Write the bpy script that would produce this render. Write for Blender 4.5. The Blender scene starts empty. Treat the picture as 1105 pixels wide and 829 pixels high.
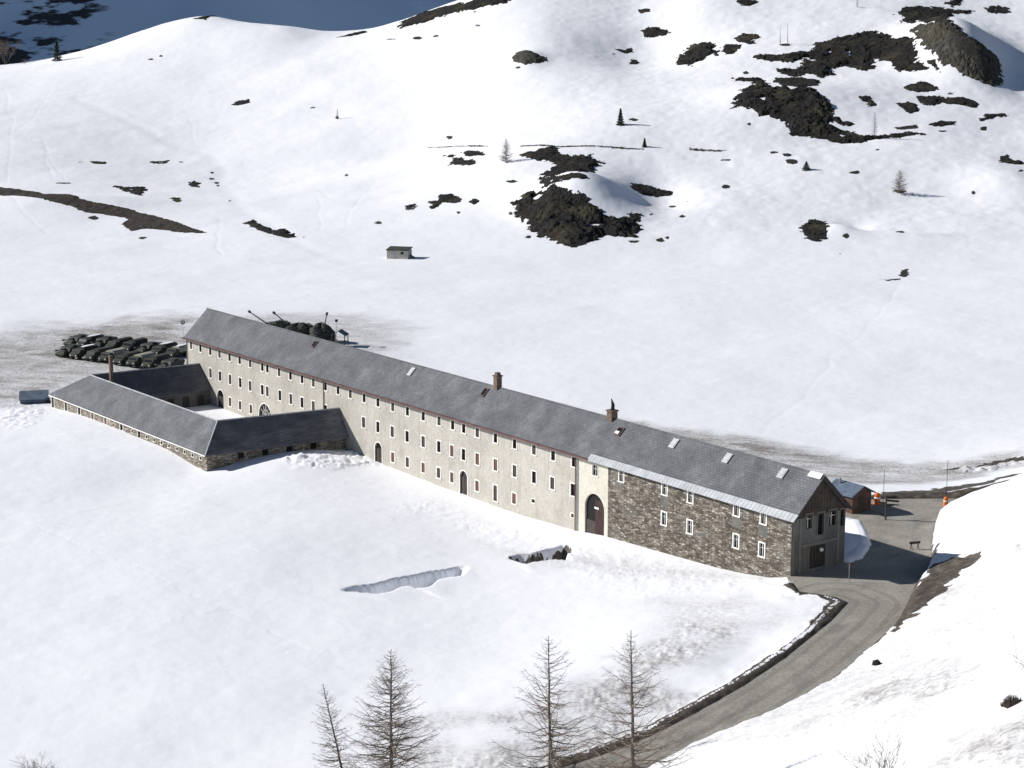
import bpy, math, random
import numpy as np
from mathutils import Vector, Matrix
random.seed(7); rng = np.random.RandomState(5)
scene = bpy.context.scene
col = scene.collection
R = math.radians
# ------------------------------------------------------------------ camera, world, sun
F = 2200.0; CX, CY = 552.5, 414.5; HC = 71.0
TH = math.atan(439.5 / F)
cam = bpy.data.cameras.new('camera'); camo = bpy.data.objects.new('camera', cam); col.objects.link(camo)
camo.location = (0, 0, HC); camo.rotation_euler = (math.pi / 2 - TH, 0, 0)
cam.sensor_width = 36.0; cam.lens = F / 1105 * 36.0; cam.clip_start = 1; cam.clip_end = 20000
scene.camera = camo
SUN_EL, SUN_AZ = R(29), R(10)                      # light comes from -X, a little beyond the scene
S = Vector((-math.cos(SUN_AZ) * math.cos(SUN_EL), math.sin(SUN_AZ) * math.cos(SUN_EL), math.sin(SUN_EL)))
wd = bpy.data.worlds.new("World"); scene.world = wd; wd.use_nodes = True
nt = wd.node_tree; bg = nt.nodes['Background']
sky = nt.nodes.new('ShaderNodeTexSky'); sky.sky_type = 'NISHITA'; sky.sun_disc = False
sky.sun_elevation = SUN_EL; sky.sun_rotation = math.atan2(S.x, S.y); sky.altitude = 2000
sky.air_density = 1.0; sky.dust_density = 0.6; sky.ozone_density = 1.5
nt.links.new(sky.outputs[0], bg.inputs[0]); bg.inputs[1].default_value = 0.052
sl = bpy.data.lights.new('sun', 'SUN'); so = bpy.data.objects.new('sun', sl); col.objects.link(so)
sl.energy = 5.0; sl.angle = R(0.5); sl.color = (1.0, 0.965, 0.925)
so.rotation_euler = (-S).to_track_quat('-Z', 'Y').to_euler()
scene.view_settings.view_transform = 'Standard'; scene.view_settings.look = 'None'
scene.view_settings.gamma = 1; scene.view_settings.exposure = 0.24

# ------------------------------------------------------------------ helpers
def ray(px, py):
    u = (px - CX) / F; v = (py - CY) / F
    return np.array([u, math.cos(TH) - v * math.sin(TH), -math.sin(TH) - v * math.cos(TH)])
def P(px, py, z):
    r = ray(px, py); t = (z - HC) / r[2]; return np.array([r[0] * t, r[1] * t, z])
def PY(px, py, Y):
    r = ray(px, py); t = Y / r[1]; return np.array([r[0] * t, Y, HC + r[2] * t])
A2 = P(855, 558, 10.6); A2[2] = 0
D = np.array([-.5931, .8051, 0]); N = np.array([.8051, .5931, 0])
def w(d, n, z): return A2 + D * d + N * n + np.array([0, 0, z])
def plane_hit(px, py, p0, nrm):
    r = ray(px, py); c = np.array([0, 0, HC]); t = ((p0 - c) @ nrm) / (r @ nrm); return c + r * t
def dn(p):
    q = np.array(p) - A2; return q @ D, q @ N, q[2]

def tag(o, label=None, cat=None, group=None, kind=None):
    if label: o['label'] = label
    if cat: o['category'] = cat
    if group: o['group'] = group
    if kind: o['kind'] = kind
    return o
def root(name, loc, label, cat, group=None, rz=0):
    o = bpy.data.objects.new(name, None); col.objects.link(o); o.location = tuple(loc); o.rotation_euler = (0, 0, rz)
    o.empty_display_size = 0.5
    return tag(o, label, cat, group)
def root_of(o):
    while o.parent: o = o.parent
    return o
def link_mesh(name, V, Fc, mat, parent=None, world=False, smooth=False):
    me = bpy.data.meshes.new(name)
    V = [tuple(map(float, v)) for v in V]
    if parent is not None and world:
        L = root_of(parent).location; V = [(v[0] - L.x, v[1] - L.y, v[2] - L.z) for v in V]
    me.from_pydata(V, [], [tuple(f) for f in Fc]); me.update()
    if smooth: me.polygons.foreach_set('use_smooth', [True] * len(me.polygons))
    mats = mat if isinstance(mat, (list, tuple)) else [mat]
    for m in mats: me.materials.append(m)
    o = bpy.data.objects.new(name, me); col.objects.link(o)
    if parent is not None: o.parent = parent
    return o
class MB:
    def __init__(s): s.V = []; s.F = []
    def face(s, pts):
        b = len(s.V); s.V += [tuple(p) for p in pts]; s.F.append(tuple(range(b, b + len(pts))))
    def box(s, c, sx, sy, sz, ax=None, ay=None, az=None):
        """box centred c, full sizes, along axes"""
        c = np.array(c, float); ax = np.array(ax if ax is not None else (1, 0, 0), float); ay = np.array(ay if ay is not None else (0, 1, 0), float)
        az = np.array(az if az is not None else (0, 0, 1), float)
        b = len(s.V)
        for k in (-1, 1):
            for j in (-1, 1):
                for i in (-1, 1): s.V.append(tuple(c + ax * i * sx / 2 + ay * j * sy / 2 + az * k * sz / 2))
        for f in ((0, 2, 3, 1), (4, 5, 7, 6), (0, 1, 5, 4), (2, 6, 7, 3), (0, 4, 6, 2), (1, 3, 7, 5)): s.F.append(tuple(b + q for q in f))
    def wbox(s, d0, d1, n0, n1, z0, z1):
        s.box(w((d0 + d1) / 2, (n0 + n1) / 2, (z0 + z1) / 2), abs(d1 - d0), abs(n1 - n0), abs(z1 - z0), D, N)
    def tube(s, pts, rad, k=6, cap=True):
        pts = [np.array(p, float) for p in pts]
        if not isinstance(rad, (list, tuple)): rad = [rad] * len(pts)
        rings = []
        for i, p in enumerate(pts):
            t = pts[min(i + 1, len(pts) - 1)] - pts[max(i - 1, 0)]; t = t / (np.linalg.norm(t) + 1e-9)
            a = np.cross(t, (0, 0, 1) if abs(t[2]) < .9 else (1, 0, 0)); a /= np.linalg.norm(a) + 1e-9; b = np.cross(t, a)
            rings.append(len(s.V))
            for j in range(k):
                q = 2 * math.pi * j / k; s.V.append(tuple(p + (a * math.cos(q) + b * math.sin(q)) * rad[i]))
        for i in range(len(rings) - 1):
            for j in range(k):
                s.F.append((rings[i] + j, rings[i] + (j + 1) % k, rings[i + 1] + (j + 1) % k, rings[i + 1] + j))
        if cap:
            s.F.append(tuple(rings[0] + j for j in range(k))[::-1]); s.F.append(tuple(rings[-1] + j for j in range(k)))
    def prism(s, prof, a, b, org, ex, ey, ez):
        """profile (y,z) list extruded along ex from a to b"""
        org = np.array(org, float); ex = np.array(ex, float); ey = np.array(ey, float); ez = np.array(ez, float)
        n = len(prof); i0 = len(s.V)
        for t in (a, b):
            for (y, z) in prof: s.V.append(tuple(org + ex * t + ey * y + ez * z))
        for i in range(n): s.F.append((i0 + i, i0 + (i + 1) % n, i0 + n + (i + 1) % n, i0 + n + i))
        s.F.append(tuple(i0 + i for i in range(n))[::-1]); s.F.append(tuple(i0 + n + i for i in range(n)))
    def build(s, name, mat, parent=None, world=False, smooth=False):
        return link_mesh(name, s.V, s.F, mat, parent, world, smooth)

# ------------------------------------------------------------------ materials
def new_mat(name, rough=0.8):
    m = bpy.data.materials.new(name); m.use_nodes = True
    b = m.node_tree.nodes['Principled BSDF']; b.inputs['Roughness'].default_value = rough
    b.inputs['Specular IOR Level'].default_value = 0.3
    return m, m.node_tree, b
def nd(t, typ, **kw):
    n = t.nodes.new(typ)
    for k, v in kw.items(): setattr(n, k, v)
    return n
def pos(t, scale=(1, 1, 1), rotz=0):
    g = nd(t, 'ShaderNodeNewGeometry'); m = nd(t, 'ShaderNodeMapping'); m.inputs['Scale'].default_value = scale
    if rotz:
        m0 = nd(t, 'ShaderNodeMapping'); m0.inputs['Rotation'].default_value = (0, 0, rotz)
        t.links.new(g.outputs['Position'], m0.inputs[0]); t.links.new(m0.outputs[0], m.inputs[0])
    else: t.links.new(g.outputs['Position'], m.inputs[0])
    return m.outputs[0]
def noise(t, vec, scale, detail=4, rough=.55):
    n = nd(t, 'ShaderNodeTexNoise'); n.inputs['Scale'].default_value = scale; n.inputs['Detail'].default_value = detail
    n.inputs['Roughness'].default_value = rough; t.links.new(vec, n.inputs['Vector']); return n.outputs['Fac']
def ramp(t, fac, stops):
    r = nd(t, 'ShaderNodeValToRGB'); e = r.color_ramp.elements
    while len(e) < len(stops): e.new(0.5)
    for i, (p, c) in enumerate(stops):
        e[i].position = p; e[i].color = (c[0], c[1], c[2], 1) if not isinstance(c, (int, float)) else (c, c, c, 1)
    t.links.new(fac, r.inputs[0]); return r.outputs[0]
def mixc(t, fac, a, b, mode='MIX'):
    m = nd(t, 'ShaderNodeMix', data_type='RGBA', blend_type=mode)
    for s_, v in ((m.inputs[0], fac), (m.inputs[6], a), (m.inputs[7], b)):
        if hasattr(v, 'links'): t.links.new(v, s_)
        elif isinstance(v, (int, float)): s_.default_value = v
        else: s_.default_value = (v[0], v[1], v[2], 1)
    return m.outputs[2]
def math_(t, op, a, b=None, clamp=False):
    m = nd(t, 'ShaderNodeMath', operation=op); m.use_clamp = clamp
    for i, v in enumerate((a, b)):
        if v is None: continue
        if hasattr(v, 'links'): t.links.new(v, m.inputs[i])
        else: m.inputs[i].default_value = v
    return m.outputs[0]
def bump(t, b, h, strength, dist):
    n = nd(t, 'ShaderNodeBump'); n.inputs['Strength'].default_value = strength; n.inputs['Distance'].default_value = dist
    t.links.new(h, n.inputs['Height']); t.links.new(n.outputs[0], b.inputs['Normal'])
def simple(name, c, rough=.8, var=.25, scale=3, metal=0, bmp=0):
    m, t, b = new_mat(name, rough); v = pos(t)
    f = noise(t, v, scale, 5); cc = ramp(t, f, [(.3, [q * (1 - var) for q in c]), (.7, [min(1, q * (1 + var)) for q in c])])
    t.links.new(cc, b.inputs['Base Color']); b.inputs['Metallic'].default_value = metal
    if bmp: bump(t, b, noise(t, v, scale * 3, 6), 1, bmp)
    return m

# snow / ground
def snow_material():
    m, t, b = new_mat('snow', .65); v = pos(t)
    at = nd(t, 'ShaderNodeAttribute', attribute_name='dirt'); ab = nd(t, 'ShaderNodeAttribute', attribute_name='bare')
    big = noise(t, v, .02, 3); mid = noise(t, v, .35, 6, .6); fine = noise(t, v, 2.2, 5, .65)
    stretch = noise(t, pos(t, (.45, .9, 1), R(20)), .3, 8, .68)
    snow = ramp(t, big, [(.3, (.858, .872, .908)), (.7, (.865, .878, .912))])
    # faint wind blown dust over all the snow
    dust = ramp(t, noise(t, pos(t, (.5, 1.4, 1)), .06, 7, .62), [(.55, 0.), (.9, .05)])
    snow = mixc(t, dust, snow, (.72, .715, .72))
    sp = ramp(t, fine, [(.66, 0.), (.78, .06)]); snow = mixc(t, sp, snow, (.55, .56, .6))
    # dirty snow
    dn_ = math_(t, 'MULTIPLY', at.outputs['Fac'], math_(t, 'ADD', math_(t, 'MULTIPLY', stretch, 2.6), -.62), True)
    dcol = ramp(t, fine, [(.3, (.17, .152, .132)), (.7, (.40, .375, .34))])
    c = mixc(t, dn_, snow, dcol)
    spk = math_(t, 'MULTIPLY', at.outputs['Fac'], ramp(t, noise(t, v, 1.9, 8, .8), [(.51, 0.), (.57, 1.)]), True)
    c = mixc(t, math_(t, 'MULTIPLY', spk, .8), c, (.13, .12, .112))
    # bare earth / heath, edge broken up
    e = math_(t, 'ADD', ab.outputs['Fac'], math_(t, 'MULTIPLY', math_(t, 'SUBTRACT', noise(t, v, 1.1, 7, .7), .5), 1.5))
    em = ramp(t, e, [(.42, 0.), (.55, 1.)])
    earth = ramp(t, noise(t, v, .9, 8, .7), [(.3, (.028, .024, .02)), (.52, (.075, .062, .05)), (.72, (.2, .172, .138))])
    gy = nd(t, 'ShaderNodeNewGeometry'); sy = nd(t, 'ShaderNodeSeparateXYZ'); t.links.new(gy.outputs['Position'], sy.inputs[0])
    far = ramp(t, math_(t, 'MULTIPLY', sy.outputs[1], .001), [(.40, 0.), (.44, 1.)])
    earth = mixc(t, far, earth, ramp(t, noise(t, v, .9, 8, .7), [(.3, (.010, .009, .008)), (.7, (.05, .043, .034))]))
    c = mixc(t, em, c, earth)
    t.links.new(c, b.inputs['Base Color'])
    hb = math_(t, 'ADD', math_(t, 'MULTIPLY', fine, .32), math_(t, 'MULTIPLY', noise(t, pos(t, (1, 1.8, 1), R(-15)), .8, 6, .65), .9))
    bump(t, b, hb, .34, .08)
    return m
M = {}
M['snow'] = snow_material()
def rock_material():
    m, t, b = new_mat('heath_rock', .95); v = pos(t)
    f = noise(t, v, .35, 9, .72); g = noise(t, v, 1.6, 8, .75)
    c = ramp(t, f, [(.35, (.007, .0065, .006)), (.5, (.015, .0135, .012)), (.64, (.027, .023, .019)), (.8, (.085, .075, .062))])
    c2 = ramp(t, g, [(.36, .4), (.6, 1.35)])
    c = mixc(t, 1, c, c2, 'MULTIPLY'); c = mixc(t, ramp(t, noise(t, v, .12, 5), [(.52, 0.), (.66, .6)]), c, (.065, .056, .03))
    t.links.new(c, b.inputs['Base Color']); bump(t, b, g, 1, .5); return m
M['rock'] = rock_material()
def slab_material():
    m, t, b = new_mat('boulder', .9); v = pos(t, (1, 1, .4))
    f = noise(t, v, .5, 9, .7)
    c = ramp(t, f, [(.35, (.018, .0165, .015)), (.52, (.048, .044, .038)), (.72, (.14, .132, .115))])
    c = mixc(t, ramp(t, noise(t, v, .15, 5), [(.4, 0.), (.6, .7)]), c, (.05, .045, .028))
    t.links.new(c, b.inputs['Base Color']); bump(t, b, f, 1, .6); return m
M['slab'] = slab_material()
def asphalt_material():
    m, t, b = new_mat('asphalt', .8); v = pos(t)
    f = noise(t, v, .25, 6); g = noise(t, v, 3, 6)
    c = ramp(t, f, [(.3, (.26, .245, .215)), (.7, (.36, .34, .30))])
    c = mixc(t, .5, c, ramp(t, g, [(.3, .55), (.7, 1.3)]), 'MULTIPLY')
    wet = ramp(t, noise(t, pos(t, (1, .35, 1), R(35)), .45, 5), [(.55, 0.), (.68, .55)]); c = mixc(t, wet, c, (.15, .142, .13))
    c = mixc(t, ramp(t, noise(t, pos(t, (1.6, .25, 1), R(-40)), .9, 5), [(.55, 0.), (.75, .5)]), c, (.36, .34, .31))
    at = nd(t, 'ShaderNodeAttribute', attribute_name='lane')
    s_ = math_(t, 'MULTIPLY', math_(t, 'SINE', math_(t, 'MULTIPLY', at.outputs['Fac'], 2.9)), math_(t, 'LESS_THAN', at.outputs['Fac'], 6.2)); c = mixc(t, ramp(t, math_(t, 'ADD', s_, math_(t, 'MULTIPLY', noise(t, v, .5, 5), .8)), [(.9, 0.), (1.25, .3)]), c, (.13, .122, .11))
    c = mixc(t, ramp(t, at.outputs['Fac'], [(.0, .75), (.11, 0.)]), c, (.085, .075, .062))
    t.links.new(c, b.inputs['Base Color']); bump(t, b, g, .5, .02); return m
M['asphalt'] = asphalt_material()
RZ = math.atan2(D[1], D[0])
def wall_coords(t):   # vector with x along the building, y height
    g = nd(t, 'ShaderNodeNewGeometry')
    def dot(vx):
        d_ = nd(t, 'ShaderNodeVectorMath', operation='DOT_PRODUCT'); t.links.new(g.outputs['Position'], d_.inputs[0]); d_.inputs[1].default_value = vx; return d_.outputs['Value']
    c = nd(t, 'ShaderNodeCombineXYZ'); a = math_(t, 'ADD', dot(tuple(D)), dot(tuple(N)))
    t.links.new(a, c.inputs[0]); t.links.new(dot((0, 0, 1)), c.inputs[1]); return c.outputs[0]
def plaster_material(name, c0, c1, c2, stain=.5):
    m, t, b = new_mat(name, .9); v = pos(t); wc = wall_coords(t)
    f = noise(t, v, .22, 7, .65); c = ramp(t, f, [(.3, c0), (.5, c1), (.7, c2)])
    mp = nd(t, 'ShaderNodeMapping'); mp.inputs['Scale'].default_value = (1.6, .12, 1); t.links.new(wc, mp.inputs[0])
    st = ramp(t, noise(t, mp.outputs[0], 1, 6, .7), [(.5, 0.), (.75, stain)]); c = mixc(t, st, c, [q * .62 for q in c0])
    c = mixc(t, .45, c, ramp(t, noise(t, v, 2.5, 6), [(.3, .7), (.7, 1.2)]), 'MULTIPLY')
    t.links.new(c, b.inputs['Base Color']); bump(t, b, noise(t, v, 4, 6), .6, .03); return m
M['plaster'] = plaster_material('grey_plaster', (.36, .34, .302), (.435, .413, .367), (.495, .472, .422))
M['cream'] = plaster_material('cream_plaster', (.52, .495, .42), (.575, .55, .47), (.62, .595, .52), .2)
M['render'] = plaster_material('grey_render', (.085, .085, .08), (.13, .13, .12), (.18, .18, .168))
def stone_material(name, cols, s=1.0, pale=.25):
    m, t, b = new_mat(name, .92); wc = wall_coords(t)
    jit = noise(t, wc, 1.5, 3); 
    mp = nd(t, 'ShaderNodeMapping'); mp.inputs['Scale'].default_value = (1.7 * s, 4.6 * s, 1); t.links.new(wc, mp.inputs[0])
    vo = nd(t, 'ShaderNodeTexVoronoi', voronoi_dimensions='2D'); vo.inputs['Scale'].default_value = 1; vo.inputs['Randomness'].default_value = .95; t.links.new(mp.outputs[0], vo.inputs['Vector'])
    vd = nd(t, 'ShaderNodeTexVoronoi', voronoi_dimensions='2D', feature='DISTANCE_TO_EDGE'); vd.inputs['Scale'].default_value = 1; vd.inputs['Randomness'].default_value = .95; t.links.new(mp.outputs[0], vd.inputs['Vector'])
    sx = nd(t, 'ShaderNodeSeparateColor'); t.links.new(vo.outputs['Color'], sx.inputs[0])
    c = ramp(t, sx.outputs[0], cols)
    c = mixc(t, .6, c, ramp(t, noise(t, wc, .5, 5), [(.3, .6), (.7, 1.35)]), 'MULTIPLY')
    mort = ramp(t, vd.outputs['Distance'], [(.0, 1.), (.09, 0.)])
    c = mixc(t, math_(t, 'MULTIPLY', mort, .8), c, (.045, .04, .034))
    big = ramp(t, noise(t, wc, .28, 5, .6), [(.55, 0.), (.68, .55)]); c = mixc(t, big, c, (.23, .23, .215))
    t.links.new(c, b.inputs['Base Color'])
    h = math_(t, 'ADD', ramp(t, vd.outputs['Distance'], [(0., 0.), (.18, 1.)]), sx.outputs[1]); bump(t, b, h, 1, .08); return m
M['stone'] = stone_material('rubble_stone', [(0., (.08, .068, .056)), (.3, (.135, .114, .093)), (.6, (.20, .170, .138)), (.85, (.27, .238, .20)), (1., (.40, .37, .32))])
M['stone2'] = stone_material('annex_stone', [(0., (.14, .12, .10)), (.4, (.26, .225, .18)), (.8, (.38, .34, .29)), (1., (.5, .46, .4))])
def slate_material():
    m, t, b = new_mat('slate_roof', .62); v = pos(t); b.inputs['Specular IOR Level'].default_value = .12
    g = nd(t, 'ShaderNodeNewGeometry')
    def dot(vx):
        d_ = nd(t, 'ShaderNodeVectorMath', operation='DOT_PRODUCT'); t.links.new(g.outputs['Position'], d_.inputs[0]); d_.inputs[1].default_value = vx; return d_.outputs['Value']
    cb = nd(t, 'ShaderNodeCombineXYZ'); t.links.new(math_(t, 'ADD', dot(tuple(D)), math_(t, 'MULTIPLY', dot(tuple(N)), .01)), cb.inputs[0]); t.links.new(math_(t, 'MULTIPLY', dot((0, 0, 1)), 1.4), cb.inputs[1])
    br = nd(t, 'ShaderNodeTexBrick'); br.inputs['Scale'].default_value = 1; br.inputs['Brick Width'].default_value = .55; br.inputs['Row Height'].default_value = .33
    br.inputs['Mortar Size'].default_value = .03; br.inputs['Color1'].default_value = (.2, .2, .2, 1); br.inputs['Color2'].default_value = (.8, .8, .8, 1); br.inputs['Mortar'].default_value = (.0, .0, .0, 1)
    br.inputs['Bias'].default_value = 0
    t.links.new(cb.outputs[0], br.inputs['Vector'])
    base = ramp(t, noise(t, v, .3, 8, .7), [(.3, (.088, .092, .102)), (.5, (.128, .134, .147)), (.72, (.20, .205, .218))])
    c = mixc(t, .6, base, ramp(t, br.outputs['Color'], [(0., .35), (.2, .85), (.8, 1.25)]), 'MULTIPLY')
    c = mixc(t, ramp(t, noise(t, v, 1.4, 6, .7), [(.6, 0.), (.72, .4)]), c, (.085, .08, .078))
    t.links.new(c, b.inputs['Base Color']); bump(t, b, br.outputs['Color'], .5, .03); return m
M['slate'] = slate_material()
M['tin'] = simple('grey_sheet_metal', (.42, .44, .46), .5, .2, .8, .0)
M['rust'] = simple('rust_brown_paint', (.085, .045, .036), .7, .35, 1.5)
M['gutter'] = simple('brown_gutter', (.12, .07, .064), .6, .35, .6)
M['surround'] = simple('pale_stone_surround', (.78, .765, .72), .8, .12, 1.5)
M['white'] = simple('white_paint', (.8, .8, .78), .6, .06, 2)
M['pane'], t_, b_ = new_mat('window_glass', .12); b_.inputs['Base Color'].default_value = (.012, .013, .015, 1); b_.inputs['Specular IOR Level'].default_value = .35
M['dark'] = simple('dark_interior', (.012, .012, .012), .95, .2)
M['shutter'] = simple('red_brown_shutter', (.13, .066, .052), .7, .25, 2)
M['shutter_dark'] = simple('dark_shutter', (.05, .042, .036), .7, .25, 2)
M['gate'] = simple('dark_red_gate', (.048, .026, .024), .7, .3, 2)
M['wood'] = simple('dark_boards', (.055, .045, .036), .85, .35, 1.2)
M['brick'] = simple('chimney_brick', (.15, .105, .085), .9, .35, 3, bmp=.04)
M['bark'] = simple('bark', (.10, .082, .068), .9, .35, 4)
M['twig'] = simple('twigs', (.17, .138, .11), .9, .3, 2)
M['needle'] = simple('needles', (.025, .038, .02), .9, .5, 3)
M['army'] = simple('olive_drab_paint', (.05, .056, .045), .75, .4, 1.2)
M['army_grey'] = simple('grey_green_paint', (.06, .07, .07), .7, .3, 1.2)
M['canvas'] = simple('beige_canvas', (.36, .34, .28), .9, .15, 1)
M['canvas_dark'] = simple('dark_canvas', (.045, .05, .045), .9, .3, 1)
M['rubber'] = simple('rubber', (.02, .02, .02), .9, .2)
M['steel'] = simple('galvanised_steel', (.34, .35, .36), .5, .15, 2, .6)
M['orange'] = simple('orange_plastic', (.65, .16, .03), .6, .1)
M['bluetarp'] = simple('blue_grey_sheet', (.10, .135, .185), .7, .3, .8)
M['concrete'] = simple('pale_concrete', (.16, .157, .145), .9, .2, 1)
M['snowcap'] = simple('settled_snow', (.86, .87, .89), .7, .03, 1)

# ------------------------------------------------------------------ noise + terrain function
_tab = rng.rand(512, 512)
def vnoise(x, y, s=0):
    x = x + 37.7 * s; y = y + 91.3 * s
    xi = np.floor(x).astype(np.int64); yi = np.floor(y).astype(np.int64); fx = x - xi; fy = y - yi
    fx = fx * fx * (3 - 2 * fx); fy = fy * fy * (3 - 2 * fy)
    a = _tab[xi & 511, yi & 511]; b = _tab[(xi + 1) & 511, yi & 511]; c = _tab[xi & 511, (yi + 1) & 511]; d = _tab[(xi + 1) & 511, (yi + 1) & 511]
    return (a * (1 - fx) + b * fx) * (1 - fy) + (c * (1 - fx) + d * fx) * fy - .5
def fbm(x, y, sc, oct=4, s=0, g=.5):
    r = 0; a = 1
    for k in range(oct):
        r = r + a * vnoise(x * sc, y * sc, s + k); a *= g; sc *= 2.03
    return r
def tps_fit(pts, lam=1e-3):
    p = np.array(pts, float); n = len(p); X = p[:, :2] / 100
    r2 = ((X[:, None] - X[None]) ** 2).sum(2); K = .5 * r2 * np.log(r2 + 1e-9) + lam * np.eye(n)
    Q = np.c_[np.ones(n), X]; Am = np.block([[K, Q], [Q.T, np.zeros((3, 3))]])
    return X, np.linalg.solve(Am, np.r_[p[:, 2], 0, 0, 0])
def tps_eval(fit, x, y):
    X, c = fit; x = np.asarray(x, float) / 100; y = np.asarray(y, float) / 100; sh = x.shape; x = x.ravel(); y = y.ravel()
    r = c[-3] + c[-2] * x + c[-1] * y
    for i in range(len(X)):
        r2 = (x - X[i, 0]) ** 2 + (y - X[i, 1]) ** 2; r = r + c[i] * .5 * r2 * np.log(r2 + 1e-9)
    return r.reshape(sh)
near = []
for d, z in [(165, 0), (148, 0), (120, 0), (89, -.1), (71, -.4), (52, -.4), (40, 0), (33.6, .6), (23, 1), (12, 1.75), (5, 2.5), (0, 3.2)]:
    near.append(tuple(w(d, -.3, z)))
for d, z in [(150, 0), (110, 0), (70, .4), (40, 1.2), (20, 2.4), (0, 3.5)]: near.append(tuple(w(d, 9.5, z)))
for d, n, z in [(98, -23.8, -.1), (102, -23.8, .1), (110, -23.6, 1.1), (125, -23.6, 1.2), (140, -23.6, .9), (152, -24, .2), (160, -20, 0), (120, -10, 0), (98, -14, 1.2), (96, -5, .9), (92, -8, 1.4), (93, -16, 1.0), (88, -4, .3),
                (135, -8, .1), (110, -32, .6), (140, -34, .5), (93, -28, .1)]: near.append(tuple(w(d, n, z)))
for q in [(0, 500, .4), (0, 650, 0), (0, 829, -1), (-300, 700, 0), (-300, 450, 0), (200, 600, .5), (200, 750, 0), (300, 560, .5), (420, 560, .2), (400, 700, -.3), (420, 829, -.8), (550, 700, -.2), (600, 640, .2), (690, 640, 1.2),
          (790, 660, 2.7), (750, 720, 2.0), (650, 770, .9), (560, 829, .1), (860, 652, 3.7),
          (950, 640, 3.6), (925, 690, 3.1), (880, 725, 2.4), (815, 760, 1.6), (740, 795, .8), (670, 829, .1), (610, 855, -.4),
          (970, 600, 3.7), (975, 570, 3.8), (975, 550, 3.9), (1024, 550, 3.9), (1010, 530, 4.0), (1090, 505, 2.6), (955, 533, 4.0), (950, 515, 2.0), (1040, 500, 1.6), (920, 500, .9), (800, 470, .3), (930, 585, 4.1),
          (1105, 829, 26), (940, 829, 17), (800, 829, 8), (1105, 700, 19), (1000, 700, 8.5), (950, 700, 5.2), (1105, 610, 13), (1062, 622, 7.5), (1020, 655, 6.4), (875, 752, 4.2), (820, 775, 3.6), (760, 800, 3.0), (694, 832, 2.4), (640, 880, 1.5),
          (1105, 560, 10.5), (1105, 515, 9.2), (1050, 530, 8), (1040, 560, 7.2), (1020, 560, 6.6), (1015, 590, 5.2), (1250, 560, 16), (1250, 700, 30), (1105, 495, 2.5),
          (0, 400, 0), (0, 330, 0), (-300, 360, 0), (300, 340, 0), (552, 330, 0), (552, 400, 0), (700, 400, 0), (850, 440, 0), (1105, 450, 0), (1105, 380, 0), (1350, 430, 0)]:
    near.append(tuple(P(*q)))
near += [(0, 105, 17), (-40, 125, 5), (-90, 110, 8), (0, 40, 46), (0, 0, 67), (60, 50, 62), (-80, 50, 25), (70, 110, 38), (110, 200, 34), (100, 150, 42), (150, 280, 20), (30, 110, 25)]
NEAR = tps_fit(near)
hill = []
def HP(px, lst, foot, back):
    hill.append(tuple(P(px, foot, 0) - np.array([0, 0, 0.0]))); f0 = P(px, foot, 0)
    hill.append((f0[0] * .86, f0[1] * .86, -12)); 
    for py, Y in lst: hill.append(tuple(PY(px, py, Y)))
    for Y, z in back: hill.append(((px - CX) / F * Y, Y, z))
HP(-350, [(200, 650), (140, 740), (90, 850)], 262, [(980, 30), (1150, 20)])
HP(-150, [(200, 645), (140, 730), (95, 820)], 258, [(980, 30), (1150, 20)])
HP(20, [(200, 640), (150, 710), (100, 800), (70, 880)], 255, [(980, 27), (1150, 20)])
HP(110, [(200, 645), (150, 715), (100, 790), (53, 870)], 257, [(950, 35), (1150, 15)])
HP(225, [(200, 655), (150, 720), (100, 780), (50, 840), (16, 890)], 262, [(930, 48), (1000, 35), (1150, 5)])
HP(310, [(200, 650), (150, 712), (100, 770), (50, 830), (27, 860)], 267, [(910, 42), (1150, 0)])
HP(365, [(200, 640), (150, 700), (100, 760), (60, 810), (38, 845)], 270, [(910, 38), (1150, 5)])
HP(450, [(200, 625), (150, 685), (100, 745), (50, 800), (20, 840)], 274, [(920, 48), (1150, 20)])
HP(560, [(230, 570), (180, 615), (120, 685), (60, 750), (0, 820), (-15, 845)], 279, [(930, 70), (1150, 50)])
HP(720, [(200, 590), (150, 640), (100, 700), (50, 760), (0, 820), (-40, 880)], 281, [(1000, 95), (1200, 90)])
HP(900, [(220, 575), (150, 635), (100, 690), (50, 745), (0, 800), (-60, 880)], 283, [(1000, 110), (1200, 110)])
HP(1105, [(220, 580), (150, 645), (100, 700), (50, 755), (0, 810), (-60, 890)], 285, [(1000, 115), (1200, 115)])
HP(1350, [(200, 600), (100, 700), (0, 800)], 285, [(1000, 110), (1200, 115)])
HILL = tps_fit(hill, 2e-3)
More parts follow.
